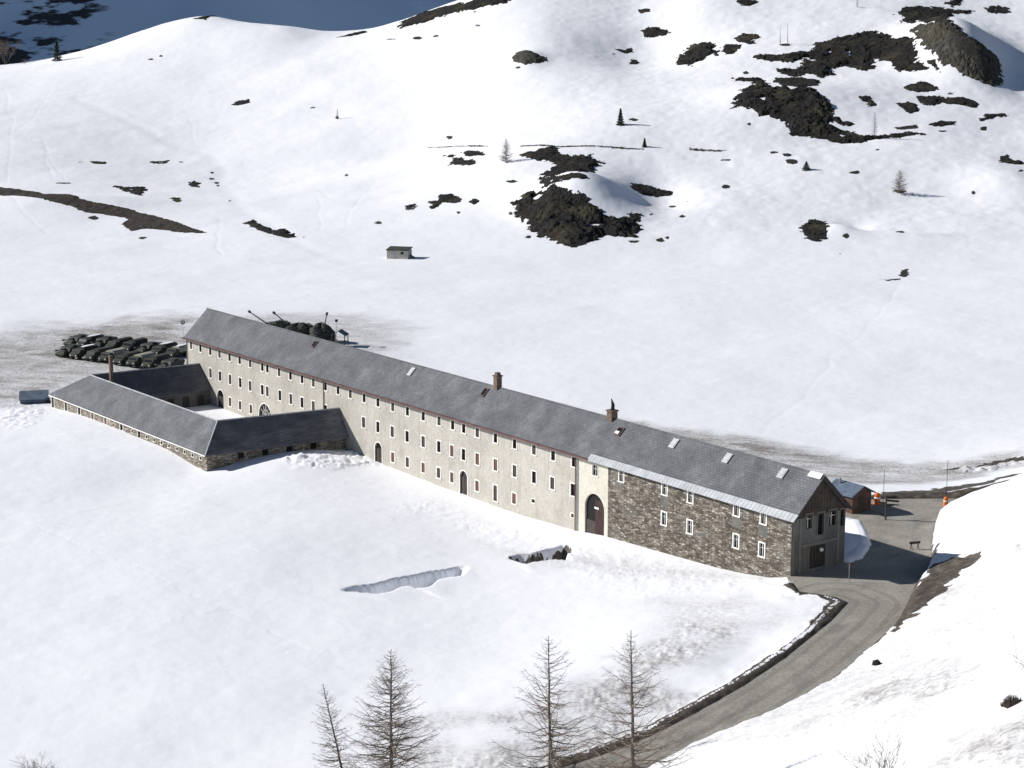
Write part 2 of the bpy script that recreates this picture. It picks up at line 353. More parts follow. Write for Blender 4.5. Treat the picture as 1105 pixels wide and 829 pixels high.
# knolls: (px, py, Y, height, rx, ry, skew)
KN = [(622, 228, 574, 8.5, 14, 20), (712, 215, 588, -3.4, 10, 22), (1035, 60, 735, 13, 17, 30), (690, 70, 765, -5, 22, 40), (760, 20, 800, 4, 20, 30), (480, 130, 690, -2.5, 40, 25), (1090, 200, 600, 3, 14, 18), (1085, 95, 715, -4, 12, 22), (850, 115, 682, 4, 24, 20), (900, 150, 640, -2, 20, 14), (905, 262, 545, 1.6, 6, 6), (925, 250, 552, -1.2, 5, 6), (570, 62, 745, 2.2, 6, 8),
      (980, 268, 540, .8, 12, 3), (60, 225, 610, 2.5, 40, 10), (760, 185, 610, -2, 25, 25)]
KNW = [(PY(a, b, c)[0], c, h, rx, ry) for a, b, c, h, rx, ry in KN]
def segdist(x, y, pts):
    best = np.full(x.shape, 1e9); bt = np.zeros(x.shape); tot = 0; sgn = np.zeros(x.shape)
    L = [math.dist(pts[i][:2], pts[i + 1][:2]) for i in range(len(pts) - 1)]; T = sum(L)
    for i in range(len(pts) - 1):
        ax, ay = pts[i][:2]; bx, by = pts[i + 1][:2]; dx, dy = bx - ax, by - ay
        t = np.clip(((x - ax) * dx + (y - ay) * dy) / (dx * dx + dy * dy), 0, 1)
        d = np.hypot(x - ax - t * dx, y - ay - t * dy); m = d < best
        best = np.where(m, d, best); bt = np.where(m, (tot + t * L[i]) / T, bt)
        sgn = np.where(m, np.sign(dx * (y - ay) - dy * (x - ax)), sgn); tot += L[i]
    return best, bt, sgn          # sgn>0: left of the line
def polydist(x, y, pts):
    """signed distance, positive inside"""
    n = len(pts); best = np.full(x.shape, 1e9); ins = np.zeros(x.shape, bool)
    for i in range(n):
        ax, ay = pts[i][:2]; bx, by = pts[(i + 1) % n][:2]; dx, dy = bx - ax, by - ay
        t = np.clip(((x - ax) * dx + (y - ay) * dy) / (dx * dx + dy * dy + 1e-12), 0, 1)
        best = np.minimum(best, np.hypot(x - ax - t * dx, y - ay - t * dy))
        if dy != 0:
            c = ((ay > y) != (by > y)) & (x < dx * (y - ay) / dy + ax); ins ^= c
    return np.where(ins, best, -best)
# road outline in plan
road_px = [(560, 880, -.8), (614, 829, 0), (650, 817, .3), (705, 795.5, .8), (755, 770, 1.3), (806, 741, 1.9), (850, 712, 2.4), (900, 672, 3.1), (920, 650, 3.5), (905, 643, 3.6), (866, 637, 3.6)]
road = [P(*q) for q in road_px] + [w(-.05, .1, 3.6), w(-.05, 8.5, 3.6)] + [P(*q) for q in [(917, 609, 3.7), (934, 604, 3.7), (944, 588, 3.8), (938, 572, 3.8), (932, 561, 3.9), (905, 556, 3.9)]] + \
       [P(*q) for q in [(880, 541, 3.9), (930, 540.5, 3.9), (960, 539.5, 3.9), (1024, 539, 3.9), (1090, 538, 3.9), (1150, 545, 3.9), (1150, 560, 3.9), (1024, 557, 3.9), (1007, 566, 3.8), (1004, 582, 3.8), (1003, 601, 3.7), (997, 612, 3.7), (985, 632, 3.6), (977, 650, 3.5), (962, 680, 3.1), (928, 716, 2.5), (885, 752, 1.9), (835, 782, 1.3), (787, 805, .8), (733, 829, .3), (660, 880, -.5)]]
ROADF = tps_fit([tuple(p) for p in road], 5e-2)
rx = [p[0] for p in road]; ry = [p[1] for p in road]
HOL1 = [P(*q) for q in [(366, 634, .1), (400, 629, .1), (425, 622, .1), (470, 614, .1), (503, 607, .1)]]
HOL2 = [P(*q) for q in [(548, 597, .1), (575, 596, .1), (612, 588, .1)]]
def hill_z(x, y):
    h = tps_eval(HILL, x, y); k = 1.3
    z = k * np.logaddexp(0, h / k)
    for kx, ky, hh, a, b in KNW:
        z = z + hh * np.exp(-((x - kx) / a) ** 2 - ((y - ky) / b) ** 2)
    z = z + fbm(x, y, 1 / 60., 3, 3, .4) * np.clip(h * .25, 0, 1.0) * 2.0 + fbm(x, y, 1 / 9., 2, 9) * np.clip(h * .2, 0, 1) * .10 + fbm(x, y, 1 / 3.4, 2, 19) * np.clip(h * .2, 0, 1) * .16 * (.35 + .65 * smooth(-10, 40, x))
    return z
def smooth(a, b, v):
    t = np.clip((v - a) / (b - a), 0, 1); return t * t * (3 - 2 * t)
def terrain(x, y, detail=True):
    x = np.asarray(x, float); y = np.asarray(y, float); sh = x.shape; x = x.ravel(); y = y.ravel()
    z = np.zeros(x.shape); m = y < 460
    wn = 1 - smooth(330, 450, y[m]); z[m] = tps_eval(NEAR, x[m], y[m]) * wn
    m2 = y > 430
    z[m2] += hill_z(x[m2], y[m2])
    if detail: z += fbm(x, y, 1 / 26., 3, 5) * .5 + fbm(x, y, 1 / 2.2, 3, 8) * .05
    # snow hollows melted out above the hidden stream
    for H_, dep, wid in ((HOL1, 2.4, 2.2), (HOL2, 3.0, 2.7)):
        b = [min(p[0] for p in H_) - 8, max(p[0] for p in H_) + 8, min(p[1] for p in H_) - 8, max(p[1] for p in H_) + 8]
        mm = (x > b[0]) & (x < b[1]) & (y > b[2]) & (y < b[3])
        if mm.any():
            X, Y = x[mm], y[mm]; dd, tt, sg = segdist(X, Y, H_)
            v = dd * -sg          # + is towards the camera
            taper = np.clip(1 - (2 * tt - 1) ** 2, 0, 1) ** .85 * (.75 + .5 * np.sin(tt * 9) ** 2)
            endf = 1 - smooth(0, 1.0, np.where((tt <= 0) | (tt >= 1), dd, 0)); wid = (.6 + wid * 1.25 * taper)
            far = smooth(-.1, .55, v + fbm(X, Y, .35, 3, 2) * .9); nr = 1 - smooth(wid * .9, wid * 1.25, v)
            z[mm] -= dep * taper * endf * far * nr
            z[mm] += .12 * taper * endf * smooth(wid * 1.0, wid * 1.3, v) * (1 - smooth(wid * 1.3, wid * 3, v))
    # ploughed banks and the road bed
    mm = (x > min(rx) - 6) & (x < max(rx) + 6) & (y > min(ry) - 6) & (y < max(ry) + 6)
    if mm.any():
        X, Y = x[mm], y[mm]; sd = polydist(X, Y, road); zr = tps_eval(ROADF, X, Y)
        rag = fbm(X, Y, .8, 3, 4)
        o = -sd + rag * .2 * smooth(.2, 1, -sd)
        # stop blending against the building
        bank = .22 * smooth(.5, 1.5, o) * (1 - smooth(1.8, 5.5, o)) * (1 + rag * .6)
        dq = (X - A2[0]) * D[0] + (Y - A2[1]) * D[1]; nq = (X - A2[0]) * N[0] + (Y - A2[1]) * N[1]
        bank = np.where((dq > -2) & (nq > -2.5) & (nq < 11), bank * .2, bank)
        k = smooth(0, .95, o); zo = np.maximum(z[mm] + bank, np.where((dq > -1.5) & (nq < 1), zr - .03 - .3 * o, zr + .25 + rag * .06 - .4 * np.maximum(o - 1.6, 0)))
        z[mm] = np.where(sd > 0, zr - .12 - .1 * smooth(0, .5, sd), (zr - .12) * (1 - k) + zo * k)
    return z.reshape(sh)
def march(px, py, y0=None, y1=1100, zoff=0):
    """first hit of the sight line on the terrain"""
    r = ray(px, py)
    if y0 is None: y0 = 470 if py < 300 else 110
    Y = np.arange(y0, y1, .5); t = Y / r[1]; X = r[0] * t; Z = HC + r[2] * t
    d = Z - terrain(X, Y) - zoff; i = np.argmax(d < 0)
    if d[i] >= 0: return None
    return np.array([X[i], Y[i], Z[i]])
def march_many(pts, y0=None):
    out = []
    for q in pts:
        p = march(q[0], q[1], y0)
        if p is not None: out.append(p)
    return out
def gz(x, y): return float(terrain(np.array([x]), np.array([y]))[0])

def za(pts): return [(400 + a / 2.764, b / 2.764) for a, b in pts]
def zb(pts): return [(740 + a / 2.764, b / 2.764) for a, b in pts]
def zc(pts): return [(a / 2.7625, b / 2.7625) for a, b in pts]
# ------------------------------------------------------------------ ground sheet
ang = np.concatenate([np.linspace(-.62, -.262, 90)[:-1], np.linspace(-.262, .262, 1080), np.linspace(.262, .62, 90)[1:]])
rows = np.concatenate([np.linspace(20, 150, 90)[:-1], np.arange(150, 330, .38), np.arange(330, 520, .8), np.arange(520, 900, 1.0), np.linspace(900, 1300, 60)])
TY, TX = np.meshgrid(rows, ang, indexing='ij'); TX = TX * TY
TZ = terrain(TX, TY)
dirt = np.zeros(TX.shape); bare = np.zeros(TX.shape)
def region(pts, pad):
    x0, x1 = min(p[0] for p in pts) - pad, max(p[0] for p in pts) + pad; y0, y1 = min(p[1] for p in pts) - pad, max(p[1] for p in pts) + pad
    i0, i1 = np.searchsorted(rows, [y0, y1])
    a0 = min(x0 / y0, x0 / y1); a1 = max(x1 / y0, x1 / y1); j0, j1 = np.searchsorted(ang, [a0, a1])
    return slice(max(i0 - 1, 0), i1 + 1), slice(max(j0 - 1, 0), j1 + 1)
def paint(arr, pts, feather, val=1., noise_amp=0, nsc=.15):
    if len(pts) < 3: return
    sl_ = region(pts, feather + 2); X, Y = TX[sl_], TY[sl_]
    if X.size == 0: return
    sd = polydist(X, Y, pts)
    if noise_amp: sd = sd + fbm(X, Y, nsc, 4, 12) * noise_amp
    v = smooth(-feather, feather, sd) * val
    arr[sl_] = np.maximum(arr[sl_], v)
# dirty, driven-over snow
def g0(pts, z=0): return [P(a, b, z) for a, b in pts]
paint(dirt, g0([(-60, 372), (40, 352), (130, 346), (200, 340), (225, 352), (225, 400), (150, 405), (60, 432), (-60, 440)]), 9, .8, 10)
paint(dirt, g0([(20, 388), (120, 384), (125, 396), (60, 402), (10, 400)]), 6, 1.0, 6)
paint(dirt, g0([(-40, 372), (30, 368), (60, 372), (40, 376), (-40, 380)]), 5, .85, 4)
paint(dirt, g0([(-40, 424), (40, 420), (70, 424), (30, 430), (-40, 432)]), 3, .9, 3)
paint(dirt, g0([(270, 340), (380, 340), (430, 356), (440, 368), (405, 385), (380, 380), (260, 350)]), 8, .6, 8)
paint(dirt, g0([(600, 432), (700, 452), (800, 468), (900, 486), (980, 500), (1110, 488), (1110, 512), (1060, 520), (990, 534), (940, 540), (880, 530), (640, 455)], 1), 3.5, .85, 5)
paint(dirt, g0([(760, 464), (850, 481), (900, 490), (850, 488), (760, 470)], 1), 1.6, 1.3, 2)
paint(dirt, g0([(470, 800), (560, 768), (640, 735), (700, 700), (735, 685), (770, 690), (745, 735), (650, 800), (600, 840), (430, 860)], .5), 6, .62, 10)
paint(dirt, g0([(690, 655), (780, 640), (850, 655), (860, 668), (760, 690), (700, 690)], 2), 5, .35, 6)
paint(dirt, g0([(520, 575), (600, 590), (660, 600), (780, 625), (850, 640), (840, 646), (700, 620), (560, 600)], .8), 3, .3, 3)
paint(dirt, [march(*q)[:2] for q in [(960, 730), (1000, 715), (1020, 745), (950, 765), (900, 770)]], 5, .8, 6)
paint(dirt, [march(*q)[:2] for q in [(1010, 800), (1100, 790), (1104, 828), (1000, 828)]], 5, .8, 6)
paint(dirt, [march(*q)[:2] for q in [(1010, 640), (1080, 600), (1095, 590), (1060, 615), (1020, 655)]], 3.5, .8, 3)
paint(dirt, [march(*q)[:2] for q in [(760, 800), (880, 745), (960, 700), (1030, 650), (1105, 600), (1105, 828), (820, 828)]], 8, .42, 14, .08)
paint(dirt, g0([(20, 376), (70, 372), (190, 392), (195, 400), (110, 396), (40, 388)]), 3, 1.1, 5)
paint(bare, g0([(969, 297), (972, 293), (979, 292), (982, 297), (976, 299)]), .8, 1., 1.2, .4)
paint(bare, g0([(942, 300.5), (958, 301.5), (972, 300), (972, 301.5), (958, 303)]), .6, .8, .8, .4)
lump = np.zeros(dirt.shape)
paint(lump, g0([(300, 494), (340, 485), (388, 481), (402, 494), (360, 503), (320, 503)], 1.2), 1.2, 1.4, 1)
paint(lump, g0([(0, 440), (45, 428), (52, 450), (30, 468), (0, 462)]), 2, .9, 2)
paint(lump, g0([(440, 520), (540, 555), (620, 580), (740, 612), (840, 640), (800, 660), (680, 640), (560, 590), (430, 540)], .8), 3, .35, 3)
paint(lump, g0([(1020, 506), (1110, 490), (1110, 503), (1040, 512)], 2), 1.2, 1.6, 1)
TZ = TZ + lump * np.abs(fbm(TX, TY, .6, 3, 27, .6)) * .4
for H_, val, lo, hi in ((HOL2, 1.25, -.05, 2.8),):
    s_ = region(H_, 3); X, Y = TX[s_], TY[s_]; d_, t_, sg = segdist(X, Y, H_); v_ = -d_ * sg + fbm(X, Y, .8, 3, 3) * .5; tp = np.sqrt(np.clip(1 - (2 * t_ - 1) ** 2, 0, 1))
    a_ = smooth(lo - .2, lo + .2, v_) * (1 - smooth(hi * tp, hi * tp + .4, v_)) * val * (tp > .2)
    bare[s_] = np.maximum(bare[s_], a_)
paint(dirt, g0([(60, 352), (205, 345), (205, 402), (60, 388)]), 5, 1.0, 6)
# tracks pressed into the snow
def track(px, wid, dep, foot=False):
    global TZ
    W = [p[:2] for p in march_many(px)]
    if len(W) < 2: return
    s_ = region(W, wid * 4); X, Y = TX[s_], TY[s_]; d_, t_, _ = segdist(X + fbm(X, Y, .05, 2, 33) * 3, Y, W)
    a = np.exp(-(d_ / wid) ** 2)
    if foot: a = a * (vnoise(X * 1.1, Y * 1.1, 3) > -.1)
    TZ[s_] = TZ[s_] - dep * a * .28
track(zc([(230, 295), (330, 340), (420, 380), (520, 430), (620, 460), (660, 510), (700, 600), (900, 730), (1050, 785)]), 3.0, .55)
for tr_ in ([(560, 350), (575, 400), (597, 440)], [(120, 410), (150, 480), (160, 535)], [(130, 440), (165, 480), (195, 535)], [(40, 585), (90, 650), (140, 700)], [(10, 260), (35, 380), (30, 470), (35, 560)], [(150, 270), (100, 350), (40, 400)], [(940, 590), (955, 690)], [(1100, 560), (1020, 670)], [(650, 650), (655, 760)], [(880, 540), (1000, 600)]):
    track(zc(tr_), .55, .12)
for tr_ in ([(975, 300), (940, 350), (880, 410), (820, 470)], [(545, 150), (560, 230)], [(60, 470), (250, 430)]): track(tr_, .5, .08)
for tr_ in ([(0, 697), (120, 682), (250, 660), (340, 645)], [(400, 690), (560, 670), (640, 650), (740, 612)], [(300, 705), (480, 700), (620, 690)], [(0, 560), (150, 610), (330, 700)]): track(tr_, .35, .07, True)
# bare ground: verges (left one with a painted shadow line), corner of the building, melted hollow
sdr_sl = region(road, 8); Xr, Yr = TX[sdr_sl], TY[sdr_sl]; sdr = polydist(Xr, Yr, road)
left = segdist(Xr, Yr, [P(*q) for q in road_px[:10]])[0]
rgt = segdist(Xr, Yr, [P(*q) for q in [(1003, 601, 3.7), (997, 612, 3.7), (985, 632, 3.6), (977, 650, 3.5), (962, 680, 3.1), (928, 716, 2.5), (885, 752, 1.9)]])[0]
back = segdist(Xr, Yr, [P(*q) for q in [(905, 541, 3.9), (960, 539.5, 3.9), (1024, 538, 3.9), (1150, 537, 3.9)]])[0]
rg_ = fbm(Xr, Yr, .35, 3, 17) * 1.0
b_ = np.maximum.reduce([(1 - smooth(1.3, 2.5, left + rg_)) * np.where(np.abs(left + rg_ * .5 - 1.35) < .22, .45, 1), (1 - smooth(.6, 1.8, rgt + rg_)) * .9, (1 - smooth(1.2, 2.6, back)), (1 - smooth(0, .9, -sdr)) * .75])  # left strip doubled: brown earth plus a shadow line painted dark
bare[sdr_sl] = np.maximum(bare[sdr_sl], b_); bare[sdr_sl] = np.where(sdr > .3, 1, bare[sdr_sl])
paint(bare, g0([(843, 634), (866, 629), (905, 640), (895, 646), (860, 645)], 3.4), .8, 1, .8)
paint(bare, [march(*q)[:2] for q in [(1004, 612), (1030, 601), (1056, 598), (1052, 606), (1030, 622), (1008, 645), (985, 665), (965, 682), (962, 676), (984, 640)]], .8, 1, 1.5, .5)
paint(bare, g0([(955, 533), (1000, 529), (1060, 521), (1092, 507), (1100, 510), (1062, 529), (1004, 537), (950, 539)], 4), 1.2, 1, 2, .4)
paint(bare, g0([(1010, 504), (1060, 499), (1105, 494), (1105, 497), (1050, 503)], 2), 1.0, .9, 3, .4)
paint(bare, g0([(560, 603), (585, 605), (607, 595), (580, 600)], -.5), 1.0, .8, 1)
# thin and small bare patches on the far slopes
strips = [za([(170, 439), (350, 435), (350, 439), (170, 442)]), za([(445, 434), (560, 436), (815, 443), (815, 449), (560, 441), (445, 438)]), za([(950, 444), (995, 449), (995, 454), (950, 449)]),
          zb([(10, 442), (100, 448), (130, 449), (100, 455), (50, 451), (10, 446)]), zb([(105, 476), (132, 476), (132, 481), (105, 481)]),
          zb([(620, 382), (690, 372), (695, 384), (640, 388)])]
for s_ in strips: paint(bare, [p[:2] for p in march_many(s_)], 1.6, 1.0, .5, .3)
tiny = [(a, b, wd_, h_, 'a') for a, b, wd_, h_ in [(262, 635, 16, 10), (418, 638, 16, 12), (235, 411, 20, 12), (25, 665, 26, 9), (420, 542, 44, 9), (930, 646, 20, 11), (865, 717, 24, 13), (785, 722, 36, 11), (470, 708, 22, 9), (785, 358, 32, 10), (838, 640, 14, 7), (900, 617, 24, 6), (140, 114, 34, 8), (60, 118, 34, 4),
        (320, 77, 16, 6), (195, 109, 20, 5), (310, 36, 8, 6), (885, 710, 12, 9), (725, 162, 12, 4), (440, 203, 20, 6), (945, 602, 8, 5)]] + \
       [(a, b, wd_, h_, 'b') for a, b, wd_, h_ in [(265, 456, 32, 7), (303, 463, 36, 11), (315, 482, 42, 16), (507, 515, 40, 11), (120, 557, 26, 13), (478, 704, 24, 15), (640, 692, 30, 7), (890, 385, 22, 14), (858, 575, 11, 12), (190, 371, 12, 10), (178, 218, 20, 9), (572, 447, 14, 6), (735, 190, 22, 8), (750, 205, 16, 10), (790, 280, 26, 6), (1000, 510, 16, 8), (765, 392, 30, 5), (730, 372, 12, 6), (460, 757, 8, 4), (640, 572, 50, 9), (295, 135, 36, 9)]] + \
       [(a, b, wd_, h_, 'c') for a, b, wd_, h_ in [(632, 515, 14, 7), (645, 545, 16, 7), (632, 533, 18, 7), (650, 553, 12, 5), (685, 598, 9, 5), (1033, 523, 9, 7), (932, 322, 20, 5), (450, 178, 22, 6), (480, 168, 14, 6), (1005, 352, 14, 9), (540, 484, 12, 4), (240, 484, 14, 3), (905, 708, 8, 4), (190, 547, 50, 4), (280, 650, 34, 12), (425, 710, 26, 7)]]
for a, b, ww, hh, f_ in tiny:
    n_ = 9; pts = [(a + ww / 2 * math.cos(k * 2 * math.pi / n_) * random.uniform(.7, 1.2), b + hh / 2 * math.sin(k * 2 * math.pi / n_) * random.uniform(.7, 1.2)) for k in range(n_)]
    pts = {'a': za, 'b': zb, 'c': zc}[f_](pts)
    paint(bare, [p[:2] for p in march_many(pts)], .9, 1.0, .3, .3)
# the bare cut beside the old track on the left
cut = zc([(-40, 556), (0, 560), (100, 572), (250, 597), (400, 627), (500, 655), (620, 695), (560, 695), (480, 685), (420, 682), (395, 690), (362, 670), (385, 655), (370, 650), (300, 640), (255, 635), (215, 615), (150, 602), (50, 585), (-40, 572)])
CUT = [p[:2] for p in march_many(cut)]
# lumpy ploughed snow where it is dirty, relief on bare spots
TZ = TZ + smooth(.15, .8, dirt) * (TY < 245) * (fbm(TX, TY, 1.3, 2, 21) * .3)
sl_ = region(CUT, 12); X, Y = TX[sl_], TY[sl_]; sd = polydist(X, Y, CUT)
ni, nj = TX.shape
idx = np.arange(ni * nj).reshape(ni, nj)
F4 = np.stack([idx[:-1, :-1], idx[:-1, 1:], idx[1:, 1:], idx[1:, :-1]], -1).reshape(-1, 4)
me = bpy.data.meshes.new('snow_ground')
me.vertices.add(ni * nj); me.vertices.foreach_set('co', np.stack([TX, TY, TZ], -1).astype(np.float32).ravel())
me.loops.add(F4.size); me.loops.foreach_set('vertex_index', F4.astype(np.int32).ravel())
me.polygons.add(len(F4)); me.polygons.foreach_set('loop_start', np.arange(0, F4.size, 4, dtype=np.int32)); me.polygons.foreach_set('loop_total', np.full(len(F4), 4, dtype=np.int32))
me.update(calc_edges=True); me.polygons.foreach_set('use_smooth', np.ones(len(F4), bool))
for nm, arr in (('dirt', dirt), ('bare', bare)):
    at = me.attributes.new(nm, 'FLOAT', 'POINT'); at.data.foreach_set('value', arr.astype(np.float32).ravel())
me.materials.append(M['snow'])
ground = bpy.data.objects.new('snow_ground', me); col.objects.link(ground); tag(ground, kind='structure')

# road surface
x0, x1, y0, y1 = min(rx), max(rx), min(ry), max(ry)
gx, gy = np.meshgrid(np.arange(x0 - 1, x1 + 1, .35), np.arange(y0 - 1, y1 + 1, .35), indexing='ij'); sd = polydist(gx, gy, road)
zr = tps_eval(ROADF, gx, gy) + .0
inside = sd > -.95
V = []; ids = -np.ones(gx.shape, int)
zrr = zr
for i, j in zip(*np.nonzero(inside)): ids[i, j] = len(V); V.append((gx[i, j], gy[i, j], zrr[i, j]))
Fc = []
for i in range(gx.shape[0] - 1):
    for j in range(gx.shape[1] - 1):
        q = (ids[i, j], ids[i + 1, j], ids[i + 1, j + 1], ids[i, j + 1])
        if min(q) >= 0: Fc.append(q)
o = link_mesh('road', V, Fc, M['asphalt'], smooth=True); tag(o, kind='structure')
Vn = np.array(V); la = np.minimum(segdist(Vn[:, 0], Vn[:, 1], [P(*q) for q in road_px[:10]])[0], 40)
at = o.data.attributes.new('lane', 'FLOAT', 'POINT'); at.data.foreach_set('value', (la).astype(np.float32))
del TX, TY

# far mountain, its near face turned away from the sun
gx, gy = np.meshgrid(np.linspace(-1700, 1300, 180), np.linspace(1500, 3400, 120), indexing='ij')
base = (-(gx) * .62 + (gy - 1900) * .78)
zz = -140 + np.logaddexp(0, base / 60) * 60 * .715
zz = zz + fbm(gx, gy, 1 / 420., 5, 30) * 130 * smooth(-140, 60, zz)
m, t, b = new_mat('mountain_snow_shade_blue', .8); v = pos(t)
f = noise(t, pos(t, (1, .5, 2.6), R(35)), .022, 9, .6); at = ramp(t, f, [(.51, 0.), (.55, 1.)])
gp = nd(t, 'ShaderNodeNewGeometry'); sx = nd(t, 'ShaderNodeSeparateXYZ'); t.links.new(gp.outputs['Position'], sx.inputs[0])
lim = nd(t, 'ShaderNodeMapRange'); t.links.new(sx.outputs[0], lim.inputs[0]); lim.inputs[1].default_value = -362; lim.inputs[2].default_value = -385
c = mixc(t, math_(t, 'MULTIPLY', at, lim.outputs[0]), ramp(t, noise(t, v, .006, 4), [(.3, (.62, .76, .95)), (.7, (.72, .85, .98))]), (.05, .05, .055)); t.links.new(c, b.inputs['Base Color'])  # blue of sky-lit shade and haze put into the snow colour
idx = np.arange(gx.size).reshape(gx.shape)
Fm = np.stack([idx[:-1, :-1], idx[1:, :-1], idx[1:, 1:], idx[:-1, 1:]], -1).reshape(-1, 4)
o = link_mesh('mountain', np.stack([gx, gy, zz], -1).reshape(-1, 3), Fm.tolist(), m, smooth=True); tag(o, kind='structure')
# ------------------------------------------------------------------ rock outcrops and heath patches melted out of the snow
def outcrop(pts, label, relief=1.2, name='rock_outcrop', cat='rock outcrop', mat='rock', step=.45, rag=1.6, group=None, seed=0, y0=None, lean=0):
    W = [p[:2] for p in march_many(pts, y0)]
    if len(W) < 3: print('outcrop missed', label); return None
    xs = [p[0] for p in W]; ys = [p[1] for p in W]; x0, x1, y0_, y1 = min(xs) - 2, max(xs) + 2, min(ys) - 3, max(ys) + 3
    stx = max(step * .6, (x1 - x0) / 170); sty = max(step, (y1 - y0_) / 170)
    gx, gy = np.meshgrid(np.arange(x0, x1, stx), np.arange(y0_, y1, sty), indexing='ij')
    sd = polydist(gx, gy, W)
    sc = min(1, (y1 - y0_) / 14.)
    e = sd + (fbm(gx, gy, .4, 3, 40 + seed, .6) + fbm(gx * 1.0, gy * .45, 1.3, 3, 44 + seed, .7) * .6) * rag * max(.35, sc)
    big = (.55 + fbm(gx, gy, .16, 5, 60 + seed, .6) * 1.1) if mat != 'slab' else (.75 + fbm(gx, gy, .10, 3, 60 + seed, .45) * .45)
    rg = .35 if mat != 'slab' else .12
    h = np.where(e > 0, np.minimum(e * .4, relief * .5) * np.clip(big, .15, 2) + .06, e * .5)
    if lean: h = h + lean * smooth(0, 6, sd)
    h = h + np.where(e > .2, fbm(gx, gy, .9, 3, 70 + seed, .6) * rg * min(1, relief) * .7, 0)
    h = np.maximum(h, -.5)
    # melt gaps: a few snow pockets remain
    pocket = fbm(gx, gy, .22, 3, 90 + seed); h = np.where((pocket > .52) & (sd > 1.5) & (mat != 'slab') & (name == 'rock_outcrop'), -.4, h)
    Z = terrain(gx, gy) + h
    keep = h > -.12; kk = keep.copy(); kk[1:] |= keep[:-1]; kk[:-1] |= keep[1:]; kk[:, 1:] |= keep[:, :-1]; kk[:, :-1] |= keep[:, 1:]
    ids = -np.ones(gx.shape, int); n = np.nonzero(kk); ids[n] = np.arange(len(n[0]))
    cx, cy = np.mean(xs), np.mean(ys); cz = gz(cx, cy)
    V = np.stack([gx[n] - cx, gy[n] - cy, Z[n] - cz], -1)
    q = np.stack([ids[:-1, :-1], ids[1:, :-1], ids[1:, 1:], ids[:-1, 1:]], -1).reshape(-1, 4); q = q[q.min(1) >= 0]
    o = link_mesh(name, V, q.tolist(), M[mat]); o.location = (cx, cy, cz)
    return tag(o, label, cat, group)
